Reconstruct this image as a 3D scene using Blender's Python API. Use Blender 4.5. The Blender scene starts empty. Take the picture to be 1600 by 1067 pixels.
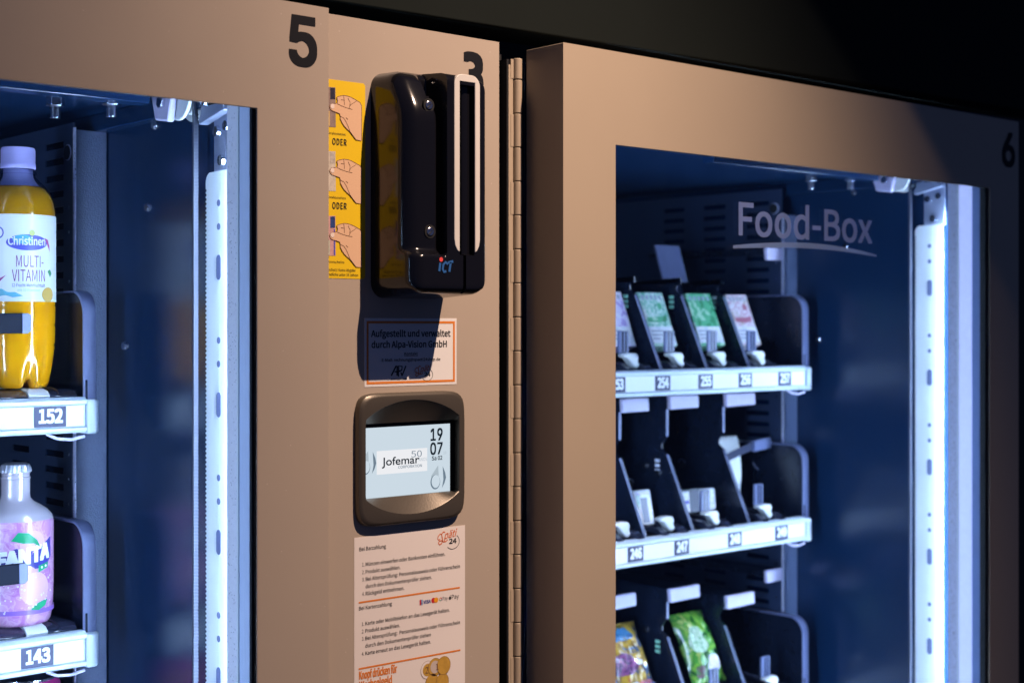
import bpy, bmesh, math, random, os
from mathutils import Vector, Matrix
random.seed(7)
sc = bpy.context.scene
COL = sc.collection
R = math.radians

# ------------------------------------------------------------------ camera
cam_d = bpy.data.cameras.new('camera')
cam = bpy.data.objects.new('camera', cam_d); COL.objects.link(cam)
cam.location = (0.0, -1.10, 1.54)
cam.rotation_euler = (R(90), 0, R(-41.28))
cam_d.sensor_width = 36.0
cam_d.lens = 51.75
cam_d.shift_y = -0.0147
cam_d.clip_start = 0.02
cam_d.clip_end = 50
cam_d.dof.use_dof = True
cam_d.dof.focus_distance = 1.41
cam_d.dof.aperture_fstop = 6.3
sc.camera = cam

# ------------------------------------------------------------------ world: a dim, cool night room
w = bpy.data.worlds.new('World'); sc.world = w; w.use_nodes = True
bg = w.node_tree.nodes['Background']
bg.inputs[0].default_value = (0.22, 0.36, 0.95, 1)
bg.inputs[1].default_value = 0.078

# ------------------------------------------------------------------ warm ceiling spot (real lamp, its right side cut by a shadow mask put into its nodes)
LAMP = Vector((1.27, -1.33, 3.35))
AIM = Vector((0.96, 0.0, 1.42))
ld = bpy.data.lights.new('ceiling_spot', 'SPOT')
ld.energy = 390.0
ld.color = (1.0, 0.72, 0.54)
ld.spot_size = R(75); ld.spot_blend = 0.25
ld.shadow_soft_size = 0.011
lamp = bpy.data.objects.new('ceiling_spot', ld); COL.objects.link(lamp)
lamp.location = LAMP
lq = (AIM - LAMP).to_track_quat('-Z', 'Y')
lamp.rotation_mode = 'QUATERNION'; lamp.rotation_quaternion = lq
ld.use_nodes = True
def lamp_nodes():
    nt = ld.node_tree; N = nt.nodes; L = nt.links
    em = next(n for n in N if n.type == 'EMISSION')
    tc = N.new('ShaderNodeTexCoord')
    sep = N.new('ShaderNodeSeparateXYZ'); L.new(tc.outputs['Normal'], sep.inputs[0])
    def m(op, a, b=None, c=None):
        n = N.new('ShaderNodeMath'); n.operation = op
        for i, v in enumerate((a, b, c)):
            if v is None: continue
            if isinstance(v, (int, float)): n.inputs[i].default_value = v
            else: L.new(v, n.inputs[i])
        return n.outputs[0]
    az = m('ABSOLUTE', sep.outputs[2])
    u = m('DIVIDE', sep.outputs[0], az); v = m('DIVIDE', sep.outputs[1], az)
    # beam profile
    inv = lq.inverted()
    def uv(p):
        d = inv @ (Vector(p) - LAMP); return (d.x / -d.z, d.y / -d.z)
    c = uv((0.99, 0.02, 1.40))
    du = m('SUBTRACT', u, c[0]); dv = m('SUBTRACT', v, c[1])
    r2 = m('ADD', m('MULTIPLY', m('MULTIPLY', du, du), 23.0), m('MULTIPLY', m('MULTIPLY', dv, dv), 1.6))
    prof = m('POWER', 2.718, m('MULTIPLY', r2, -1.0))
    # shadow edge put into the emission: straight line through two points of the lit door
    p1 = uv((1.621, -0.023, 1.822)); p2 = uv((1.886, -0.023, 1.558))
    dx, dy = p2[0]-p1[0], p2[1]-p1[1]; l = math.hypot(dx, dy)
    nx, ny = -dy/l, dx/l
    k = nx*p1[0] + ny*p1[1]
    if nx*c[0] + ny*c[1] - k < 0: nx, ny, k = -nx, -ny, -k
    sd = m('SUBTRACT', m('ADD', m('MULTIPLY', u, nx), m('MULTIPLY', v, ny)), k)
    mr = N.new('ShaderNodeMapRange'); mr.interpolation_type = 'SMOOTHSTEP'
    L.new(sd, mr.inputs[0]); mr.inputs[1].default_value = -0.004; mr.inputs[2].default_value = 0.004
    # softer fall-off towards that shadow edge
    mr2 = N.new('ShaderNodeMapRange'); mr2.interpolation_type = 'SMOOTHSTEP'
    L.new(sd, mr2.inputs[0]); mr2.inputs[1].default_value = -0.10; mr2.inputs[2].default_value = 0.11
    L.new(m('MULTIPLY', prof, m('MULTIPLY', mr.outputs[0], mr2.outputs[0])), em.inputs['Strength'])
lamp_nodes()

# ------------------------------------------------------------------ view
sc.view_settings.view_transform = 'Standard'
sc.view_settings.look = 'None'
sc.view_settings.exposure = 0.0
sc.view_settings.gamma = 1.0
sc.cycles.use_denoising = True
sc.cycles.max_bounces = 10
sc.cycles.transparent_max_bounces = 24
sc.cycles.sample_clamp_indirect = 6.0
LED_COL = (0.54, 0.73, 1.0)

# ================================================================== materials
MATS = {}
def mat(name, col=(.5,.5,.5), rough=.5, metal=0.0, coat=0.0, bump=0.0, bscale=400, var=0.0, vscale=30, spec=.5,
        speck=None, emit=None, estr=0.0, trans=0.0, sss=0.0, stretch=None, rvar=0.0):
    if name in MATS: return MATS[name]
    m = bpy.data.materials.new(name); m.use_nodes = True
    nt = m.node_tree; N = nt.nodes; L = nt.links
    p = N['Principled BSDF']
    p.inputs['Base Color'].default_value = (*col, 1)
    p.inputs['Roughness'].default_value = rough
    p.inputs['Metallic'].default_value = metal
    p.inputs['Coat Weight'].default_value = coat
    p.inputs['Coat Roughness'].default_value = .05
    p.inputs['Specular IOR Level'].default_value = spec
    p.inputs['Transmission Weight'].default_value = trans
    if sss:
        p.inputs['Subsurface Weight'].default_value = sss
        p.inputs['Subsurface Radius'].default_value = (.02, .015, .004)
    if emit:
        p.inputs['Emission Color'].default_value = (*emit, 1); p.inputs['Emission Strength'].default_value = estr
    tc = N.new('ShaderNodeTexCoord'); vec = tc.outputs['Object']
    if stretch:
        mp = N.new('ShaderNodeMapping'); mp.inputs['Scale'].default_value = stretch
        L.new(vec, mp.inputs[0]); vec = mp.outputs[0]
    colsock = None
    if var:
        nz = N.new('ShaderNodeTexNoise'); nz.inputs['Scale'].default_value = vscale; nz.inputs['Detail'].default_value = 5
        L.new(vec, nz.inputs['Vector'])
        mx = N.new('ShaderNodeMix'); mx.data_type = 'RGBA'
        L.new(nz.outputs[0], mx.inputs['Factor'])
        mx.inputs['A'].default_value = (*[c*(1-var) for c in col], 1)
        mx.inputs['B'].default_value = (*[min(1, c*(1+var)) for c in col], 1)
        colsock = mx.outputs['Result']
    if speck:
        # speck = (colour, scale, threshold)
        vz = N.new('ShaderNodeTexVoronoi'); vz.inputs['Scale'].default_value = speck[1]
        L.new(tc.outputs['Object'], vz.inputs['Vector'])
        lt = N.new('ShaderNodeMath'); lt.operation = 'LESS_THAN'; lt.inputs[1].default_value = speck[2]
        L.new(vz.outputs['Distance'], lt.inputs[0])
        n2 = N.new('ShaderNodeTexWhiteNoise'); L.new(vz.outputs['Position'], n2.inputs['Vector'])
        gt = N.new('ShaderNodeMath'); gt.operation = 'LESS_THAN'; gt.inputs[1].default_value = .35
        L.new(n2.outputs['Value'], gt.inputs[0])
        ml = N.new('ShaderNodeMath'); ml.operation = 'MULTIPLY'
        L.new(lt.outputs[0], ml.inputs[0]); L.new(gt.outputs[0], ml.inputs[1])
        mx2 = N.new('ShaderNodeMix'); mx2.data_type = 'RGBA'
        L.new(ml.outputs[0], mx2.inputs['Factor'])
        if colsock: L.new(colsock, mx2.inputs['A'])
        else: mx2.inputs['A'].default_value = (*col, 1)
        mx2.inputs['B'].default_value = (*speck[0], 1)
        colsock = mx2.outputs['Result']
    if colsock: L.new(colsock, p.inputs['Base Color'])
    if rvar:
        nr = N.new('ShaderNodeTexNoise'); nr.inputs['Scale'].default_value = 14; nr.inputs['Detail'].default_value = 6
        L.new(vec, nr.inputs['Vector'])
        rr = N.new('ShaderNodeMapRange'); L.new(nr.outputs[0], rr.inputs[0])
        rr.inputs[3].default_value = max(0, rough-rvar); rr.inputs[4].default_value = rough+rvar
        L.new(rr.outputs[0], p.inputs['Roughness'])
    if bump:
        nb = N.new('ShaderNodeTexNoise'); nb.inputs['Scale'].default_value = bscale; nb.inputs['Detail'].default_value = 3
        L.new(vec, nb.inputs['Vector'])
        b = N.new('ShaderNodeBump'); b.inputs['Strength'].default_value = bump; b.inputs['Distance'].default_value = .0006
        L.new(nb.outputs[0], b.inputs['Height']); L.new(b.outputs[0], p.inputs['Normal'])
    MATS[name] = m
    return m

def printed(name, cols, scale=60, rough=.35, coat=.3, warp=.6, pos=None):
    """packaging film or carton: patches of flat printed colours from a warped noise"""
    if name in MATS: return MATS[name]
    m = mat(name, cols[0], rough, coat=coat)
    nt = m.node_tree; N = nt.nodes; L = nt.links; p = N['Principled BSDF']
    tc = next(n for n in N if n.type == 'TEX_COORD')
    nz = N.new('ShaderNodeTexNoise'); nz.inputs['Scale'].default_value = scale; nz.inputs['Detail'].default_value = 3; nz.inputs['Distortion'].default_value = warp
    L.new(tc.outputs['Object'], nz.inputs['Vector'])
    cr = N.new('ShaderNodeValToRGB'); cr.color_ramp.interpolation = 'CONSTANT'; e = cr.color_ramp.elements
    n = len(cols)
    while len(e) < n: e.new(.5)
    for i, c in enumerate(cols):
        e[i].position = 0 if i == 0 else (pos[i] if pos else .36+.28*(i-.5)/(n-1)); e[i].color = (*c, 1)
    L.new(nz.outputs[0], cr.inputs[0]); L.new(cr.outputs[0], p.inputs['Base Color'])
    return m

def clear_mat(name, tint=(1,1,1), rough=0.0, ior=1.45, dust=0.0, haze=0.0, hazecol=(.6,.65,.8)):
    """thin clear sheet: transparent body with Fresnel reflection and a little dust"""
    if name in MATS: return MATS[name]
    m = bpy.data.materials.new(name); m.use_nodes = True
    nt = m.node_tree; N = nt.nodes; L = nt.links
    N.remove(N['Principled BSDF']); out = N['Material Output']
    tr = N.new('ShaderNodeBsdfTransparent'); tr.inputs[0].default_value = (*tint, 1)
    gl = N.new('ShaderNodeBsdfGlossy'); gl.inputs['Roughness'].default_value = rough
    lw = N.new('ShaderNodeLayerWeight'); lw.inputs[0].default_value = .5
    pw5 = N.new('ShaderNodeMath'); pw5.operation = 'POWER'; pw5.inputs[1].default_value = 5; L.new(lw.outputs['Facing'], pw5.inputs[0])
    f0 = ((ior-1)/(ior+1))**2
    fr = N.new('ShaderNodeMath'); fr.operation = 'MULTIPLY_ADD'; fr.inputs[1].default_value = 1-f0; fr.inputs[2].default_value = f0; L.new(pw5.outputs[0], fr.inputs[0])
    mx = N.new('ShaderNodeMixShader'); L.new(fr.outputs[0], mx.inputs[0]); L.new(tr.outputs[0], mx.inputs[1]); L.new(gl.outputs[0], mx.inputs[2])
    last = mx.outputs[0]
    if dust or haze:
        df = N.new('ShaderNodeBsdfDiffuse'); df.inputs[0].default_value = (*hazecol, 1)
        tc = N.new('ShaderNodeTexCoord')
        vz = N.new('ShaderNodeTexVoronoi'); vz.inputs['Scale'].default_value = 120
        L.new(tc.outputs['Object'], vz.inputs['Vector'])
        mr = N.new('ShaderNodeMapRange'); L.new(vz.outputs['Distance'], mr.inputs[0])
        mr.inputs[1].default_value = .10; mr.inputs[2].default_value = .04
        mr.inputs[3].default_value = haze; mr.inputs[4].default_value = haze + dust
        wn = N.new('ShaderNodeTexWhiteNoise'); L.new(vz.outputs['Position'], wn.inputs['Vector'])
        pw = N.new('ShaderNodeMath'); pw.operation = 'POWER'; pw.inputs[1].default_value = 6
        L.new(wn.outputs['Value'], pw.inputs[0])
        ml = N.new('ShaderNodeMath'); ml.operation = 'MULTIPLY'; L.new(mr.outputs[0], ml.inputs[0]); L.new(pw.outputs[0], ml.inputs[1])
        m2 = N.new('ShaderNodeMixShader'); L.new(ml.outputs[0], m2.inputs[0]); L.new(last, m2.inputs[1]); L.new(df.outputs[0], m2.inputs[2])
        last = m2.outputs[0]
    L.new(last, out.inputs[0]); MATS[name] = m
    return m

def glow(name, col, s):
    if name in MATS: return MATS[name]
    m = bpy.data.materials.new(name); m.use_nodes = True
    N = m.node_tree.nodes; L = m.node_tree.links; N.remove(N['Principled BSDF'])
    e = N.new('ShaderNodeEmission'); e.inputs[0].default_value = (*col, 1); e.inputs[1].default_value = s
    L.new(e.outputs[0], N['Material Output'].inputs[0]); MATS[name] = m
    return m

PAINT = mat('beige_powder_paint', (.435, .362, .298), .44, bump=.22, bscale=1100, var=.06, vscale=5, rvar=.13, speck=((.60,.52,.46), 95, .05))
PAINT6 = mat('tan_powder_paint', (.415, .338, .256), .44, bump=.22, bscale=1100, var=.06, vscale=5, rvar=.10, speck=((.58,.5,.43), 95, .03))
DARKFASCIA = mat('anthracite_fascia', (.0075, .0105, .0100), .8, spec=.10, bump=.1, bscale=600, var=.1, vscale=12)
BLACKV = mat('black_vinyl', (.006, .007, .012), .6, spec=.2)
BLACKMETAL = mat('black_blue_metal', (.0045, .021, .062), .24, bump=.04, bscale=500, var=.08, vscale=7, speck=((.06,.10,.20), 130, .035))
POSTMETAL = mat('grained_black_sheet', (.046, .066, .125), .45, bump=.9, bscale=700, var=.25, vscale=500)
SLOTMETAL = mat('slotted_black_sheet', (.018, .032, .075), .40, bump=.1, bscale=500, var=.2, vscale=20)
BLACKPL = mat('black_plastic', (.007, .011, .024), .22, spec=.42, bump=.08, bscale=700, var=.2, vscale=60)
GREYPL = mat('grey_blue_plastic', (.14, .165, .30), .38, bump=.1, bscale=300, var=.12, vscale=60)
EDGEPL = mat('pale_plastic_edge', (.30, .33, .50), .35, var=.15, vscale=120)  # paler plastic tone for divider edges and hole rims
TABPL = mat('lavender_plastic', (.56, .52, .72), .5, var=.06, vscale=90)
WHITEPL = mat('white_plastic', (.80, .82, .82), .35, var=.03, vscale=60, bump=.04, bscale=200)
RAILW = mat('white_rail', (.62, .70, .78), .35, var=.05, vscale=50, bump=.05, bscale=250)
PAPER = mat('white_insert', (.78, .80, .84), .6, var=.02, vscale=40)
RACKW = mat('white_enamel', (.80, .84, .86), .35, var=.05, vscale=60)
ALU = mat('brushed_aluminium', (.60, .61, .78), .38, metal=.25, bump=.25, bscale=300, var=.25, vscale=260, speck=((.16,.17,.24), 420, .26))
BACKING = mat('dark_backing', (.05, .075, .15), .35, var=.2, vscale=60)
SPACER = mat('perforated_spacer', (.86, .84, .95), .4, bump=.25, bscale=300, var=.10, vscale=260, speck=((.35,.36,.46), 420, .26))
UPRIGHT = mat('anodised_upright', (.62, .70, .95), .40, metal=.0, var=.12, vscale=90, stretch=(6,6,.4))
STEEL = mat('bright_steel', (.70, .72, .80), .22, metal=1.0, bump=.2, bscale=300)
ZINC = mat('zinc_plate', (.40, .44, .58), .40, metal=.6, bump=.2, bscale=200, var=.15, vscale=120)
RUBBER = mat('black_rubber', (.010, .011, .014), .5, bump=.6, bscale=420)
BLK = mat('deep_black', (.004, .004, .006), .7)
GLASS = clear_mat('door_glass', (.93, .96, 1.0), dust=.10, haze=.0)
LED = glow('led_strip', LED_COL, 175.0)

# ================================================================== mesh helpers
W = {}          # world base of every object
class MB:
    def __init__(s): s.v = []; s.f = []
    def add(s, vs, fs):
        o = len(s.v); s.v += [tuple(p) for p in vs]; s.f += [tuple(i+o for i in f) for f in fs]; return s
    def box(s, x0, x1, y0, y1, z0, z1):
        return s.add([(x0,y0,z0),(x1,y0,z0),(x1,y1,z0),(x0,y1,z0),(x0,y0,z1),(x1,y0,z1),(x1,y1,z1),(x0,y1,z1)],
                     [(3,2,1,0),(4,5,6,7),(0,1,5,4),(1,2,6,5),(2,3,7,6),(3,0,4,7)])
    def prism(s, pts, axis, a0, a1):
        n = len(pts)
        def P(p, a): return (a, p[0], p[1]) if axis == 'X' else (p[0], a, p[1]) if axis == 'Y' else (p[0], p[1], a)
        vs = [P(p, a0) for p in pts] + [P(p, a1) for p in pts]
        fs = [tuple(range(n))[::-1], tuple(range(n, 2*n))] + [(i, (i+1) % n, n+(i+1) % n, n+i) for i in range(n)]
        return s.add(vs, fs)
    def lathe(s, cx, cy, prof, n=48):
        vs = []; fs = []
        for r, z in prof:
            for i in range(n):
                a = 2*math.pi*i/n; vs.append((cx+r*math.cos(a), cy+r*math.sin(a), z))
        for j in range(len(prof)-1):
            for i in range(n):
                k = (i+1) % n; fs.append((j*n+i, j*n+k, (j+1)*n+k, (j+1)*n+i))
        fs.append(tuple(range(n))[::-1]); fs.append(tuple(range((len(prof)-1)*n, len(prof)*n)))
        return s.add(vs, fs)
    def cyl(s, p0, p1, r, n=20, r1=None):
        p0 = Vector(p0); p1 = Vector(p1); d = (p1-p0).normalized(); r1 = r if r1 is None else r1
        a = d.orthogonal().normalized(); b = d.cross(a)
        vs = [p0+(a*math.cos(t)+b*math.sin(t))*r for t in [2*math.pi*i/n for i in range(n)]]
        vs += [p1+(a*math.cos(t)+b*math.sin(t))*r1 for t in [2*math.pi*i/n for i in range(n)]]
        return s.add(vs, [tuple(range(n))[::-1], tuple(range(n, 2*n))]+[(i, (i+1) % n, n+(i+1) % n, n+i) for i in range(n)])
    def tube(s, path, r, n=8):
        for i in range(len(path)-1): s.cyl(path[i], path[i+1], r, n)
        return s
    def flat(s, pts, y):                       # polygon on a plane facing the viewer (-Y)
        n = len(pts); return s.add([(p[0], y, p[1]) for p in pts], [tuple(range(n))])
    def stroke(s, pts, wd, y):                 # a printed line
        vs = []; n = len(pts)
        for i, p in enumerate(pts):
            a = pts[max(0, i-1)]; b = pts[min(n-1, i+1)]
            dx, dz = b[0]-a[0], b[1]-a[1]; l = math.hypot(dx, dz) or 1
            wi = wd[i] if isinstance(wd, (list, tuple)) else wd
            vs += [(p[0]-dz/l*wi/2, y, p[1]+dx/l*wi/2), (p[0]+dz/l*wi/2, y, p[1]-dx/l*wi/2)]
        return s.add(vs, [(2*i, 2*i+2, 2*i+3, 2*i+1) for i in range(n-1)])
    def loops(s, lps, close0=False, close1=False):
        n = len(lps[0]); vs = [p for l in lps for p in l]; fs = []
        for j in range(len(lps)-1):
            for i in range(n):
                k = (i+1) % n; fs.append((j*n+i, j*n+k, (j+1)*n+k, (j+1)*n+i))
        if close0: fs.append(tuple(range(n))[::-1])
        if close1: fs.append(tuple(range((len(lps)-1)*n, len(lps)*n)))
        return s.add(vs, fs)
    def grid(s, rows):
        n = len(rows[0]); vs = [p for r in rows for p in r]
        return s.add(vs, [(j*n+i, j*n+i+1, (j+1)*n+i+1, (j+1)*n+i) for j in range(len(rows)-1) for i in range(n-1)])
    def map(s, fn): s.v = [tuple(fn(p)) for p in s.v]; return s
    def build(s, name, m, parent=None, base=None, smooth=False, bevel=0, seg=2, ang=38, label=None, recalc=True):
        if parent is not None: b = W[parent.name]
        else: b = Vector(base) if base is not None else Vector((0,0,0))
        me = bpy.data.meshes.new(name)
        me.from_pydata([(p[0]-b[0], p[1]-b[1], p[2]-b[2]) for p in s.v], [], s.f)
        if recalc:
            bm = bmesh.new(); bm.from_mesh(me); bmesh.ops.recalc_face_normals(bm, faces=bm.faces); bm.to_mesh(me); bm.free()
        me.materials.append(m)
        if smooth or bevel:
            me.polygons.foreach_set('use_smooth', [True]*len(me.polygons)); me.set_sharp_from_angle(angle=R(ang))
        o = bpy.data.objects.new(name, me); COL.objects.link(o)
        if parent is not None: o.parent = parent; W[o.name] = b
        else: o.location = b; W[o.name] = b
        if bevel:
            md = o.modifiers.new('bevel', 'BEVEL'); md.width = bevel; md.segments = seg; md.limit_method = 'ANGLE'; md.angle_limit = R(40)
        if label: o['label'] = label
        return o

def clone(o, off):
    c = o.copy(); COL.objects.link(c); c.parent = o.parent; c.location = off; W[c.name] = W[o.name]; return c
def thing(name, base, label, cat, group=None):
    o = bpy.data.objects.new(name, None); COL.objects.link(o); o.location = base; o.empty_display_size = .05
    W[o.name] = Vector(base); tag(o, label, cat, group); return o
def tag(o, label, cat, group=None):
    o['label'] = label; o['category'] = cat
    if group: o['group'] = group
    return o

# ---- lettering (curves turned into flat meshes)
def load_font(fn):
    try:
        p = os.path.join(bpy.utils.system_resource('DATAFILES', path='fonts'), fn)
        if os.path.exists(p): return bpy.data.fonts.load(p)
    except Exception: pass
    return None
FONTS = {'N': load_font('Noto Sans CJK Regular.woff2'), 'I': load_font('Inter.woff2'), 'B': None}
_tc = {}
def glyphs(s, shear=0.0, spacing=1.0, font='N'):
    key = (s, shear, spacing, font)
    if key in _tc: return _tc[key]
    cu = bpy.data.curves.new('t', 'FONT'); cu.body = s; cu.size = 1.0; cu.shear = shear
    cu.space_character = spacing; cu.resolution_u = 4
    if FONTS[font]: cu.font = FONTS[font]
    o = bpy.data.objects.new('t', cu); COL.objects.link(o)
    dg = bpy.context.evaluated_depsgraph_get()
    me = bpy.data.meshes.new_from_object(o.evaluated_get(dg))
    v = [(p.co.x, p.co.y) for p in me.vertices]; f = [tuple(q.vertices) for q in me.polygons]
    bpy.data.objects.remove(o); bpy.data.curves.remove(cu); bpy.data.meshes.remove(me)
    _tc[key] = (v, f); return v, f
def text(name, s, x0, z0, y, m, parent, h=None, wd=None, bold=0.0, shear=0.0, spacing=1.0, fitz=None, build=True, slope=0.0, label=None, font='N'):
    """s with its left edge at x0 and base line at z0; h = font size, wd = exact width, fitz = exact height of the ink;
    bold = stroke growth as a share of the font size (laid down as shifted layers a hair apart)"""
    v, f = glyphs(s, shear, spacing, font)
    H = glyphs('H', 0, 1, font)[0]; cap = max(p[1] for p in H)/.727
    xa = min(p[0] for p in v); xb = max(p[0] for p in v); za = min(p[1] for p in v); zb = max(p[1] for p in v)
    kz = (h or 1)/cap; kx = kz
    if fitz: kz = fitz/(zb-za); kx = kz
    if wd: kx = wd/(xb-xa)
    if wd and not h and not fitz: kz = kx
    off = za if fitz else 0
    g = bold*cap*kz                                    # growth in metres
    rx = max(.2, 1-2*g/max(1e-6, (xb-xa)*kx)); rz = max(.2, 1-2*g/max(1e-6, (zb-za)*kz)) if fitz else 1
    lay = [(0, 0)]
    if g > 0:
        lay += [(a, b) for a in (-1, 0, 1) for b in (-1, 0, 1) if a or b]     # square growth keeps the corners crisp
        if bold > .03: lay += [(a, b) for a in (-.5, .5) for b in (-.5, .5)]
    mb = MB()
    for i, (ex, ez) in enumerate(lay):
        mb.add([(x0+g+(p[0]-xa)*kx*rx+ex*g, y-i*8e-6, z0+(g if fitz else 0)+(p[1]-off)*kz*rz+ez*g + slope*(p[0]-xa)*kx) for p in v], f)
    return mb.build(name, m, parent, recalc=False, label=label) if build else mb

def circle(cx, cz, r, n=32, rz=None, a0=0, a1=360):
    rz = rz or r
    return [(cx+r*math.cos(R(a0+(a1-a0)*i/n)), cz+rz*math.sin(R(a0+(a1-a0)*i/n))) for i in range(n if a1-a0 >= 360 else n+1)]

# ================================================================== setting: dark fascia above the machines and the wall behind
def structure(name, mb, m, **k):
    o = mb.build(name, m, **k); o['kind'] = 'structure'; return o
mb = MB()
fa = Vector((-0.60, 0.060+1.35*math.tan(R(3.4)), 0)); fd = Vector((math.cos(R(3.4)), -math.sin(R(3.4)), 0)); fn = Vector((fd.y*-1, fd.x, 0))
Lf = 3.6
c4 = [fa, fa+fd*Lf, fa+fd*Lf+fn*.06, fa+fn*.06]
mb.loops([[(p.x, p.y, 1.847) for p in c4], [(p.x, p.y, 2.75) for p in c4]], True, True)
structure('overhead_fascia', mb, DARKFASCIA, bevel=.002)
structure('back_wall', MB().box(-.7, 5.4, .96, 1.0, 0, 2.75), BLK)
structure('floor', MB().box(-.7, 5.4, -1.6, .96, -.04, -.001), mat('dark_floor', (.03,.03,.032), .6, bump=.2, bscale=60, var=.2, vscale=8))

# ================================================================== the two vending machines
def rect_frame(mb, X0, X1, Z0, Z1, x0, x1, z0, z1, y0, y1):
    """one welded frame: outer rectangle with a rectangular opening"""
    o = [(X0,Z0),(X1,Z0),(X1,Z1),(X0,Z1)]; i = [(x0,z0),(x1,z0),(x1,z1),(x0,z1)]
    L = lambda q, y: [(p[0], y, p[1]) for p in q]
    l = [L(o,y0), L(i,y0), L(i,y1), L(o,y1)]
    mb.loops(l + [L(o,y0)])
    return mb
def serrated_plate(mb, X, th, ya, yb, z0, z1, pitch=.0042, tooth=.0018, r=.010):
    """plate against the side wall (faces -X): straight front edge ya, toothed rear edge yb, rounded top at the rear"""
    pts = [(ya, z0)]
    pts += [(ya, z1)]
    for i in range(1, 7):
        a = R(90*i/6); pts.append((yb-r+r*math.sin(a), z1-r+r*math.cos(a)))
    z = z1-r-pitch
    while z > z0+pitch:
        pts += [(yb, z), (yb+tooth*.2, z-pitch*.25), (yb-tooth, z-pitch*.5), (yb-tooth, z-pitch*.75)]
        z -= pitch
    pts.append((yb, z0))
    # triangulated by strips: left column of quads keeps the ngon simple
    n = len(pts)
    for s_, xx in ((0, X), (1, X+th)):
        pass
    return mb.prism(pts, 'X', X, X+th)

def slotted_panel(mb, X, th, ya, yb, z0, z1, slots, pitch, zs0):
    """upright sheet facing -X with rows of punched slots: slots = [(y0,y1)], slot height .0075"""
    ys = [ya]
    for s in sorted(slots): ys += [s[0], s[1]]
    ys.append(yb)
    zs = [z0]; z = zs0
    rows = []
    while z+.0078 < z1:
        rows.append((z, z+.0072)); z += pitch
    for r in rows: zs += [r[0], r[1]]
    zs.append(z1)
    def hole(i, j): return i % 2 == 1 and j % 2 == 1
    for xx in (X, X+th):
        for i in range(len(ys)-1):
            for j in range(len(zs)-1):
                if not hole(i, j):
                    mb.add([(xx,ys[i],zs[j]),(xx,ys[i+1],zs[j]),(xx,ys[i+1],zs[j+1]),(xx,ys[i],zs[j+1])], [(0,1,2,3)])
    for i in range(1, len(ys)-1, 2):
        for j in range(1, len(zs)-1, 2):
            a, b, c, d = ys[i], ys[i+1], zs[j], zs[j+1]
            mb.add([(X,a,c),(X,b,c),(X,b,d),(X,a,d),(X+th,a,c),(X+th,b,c),(X+th,b,d),(X+th,a,d)],
                   [(0,1,5,4),(1,2,6,5),(2,3,7,6),(3,0,4,7)])
    mb.add([(X,ya,z0),(X+th,ya,z0),(X+th,ya,z1),(X,ya,z1)], [(0,1,2,3)])
    return mb

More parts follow.
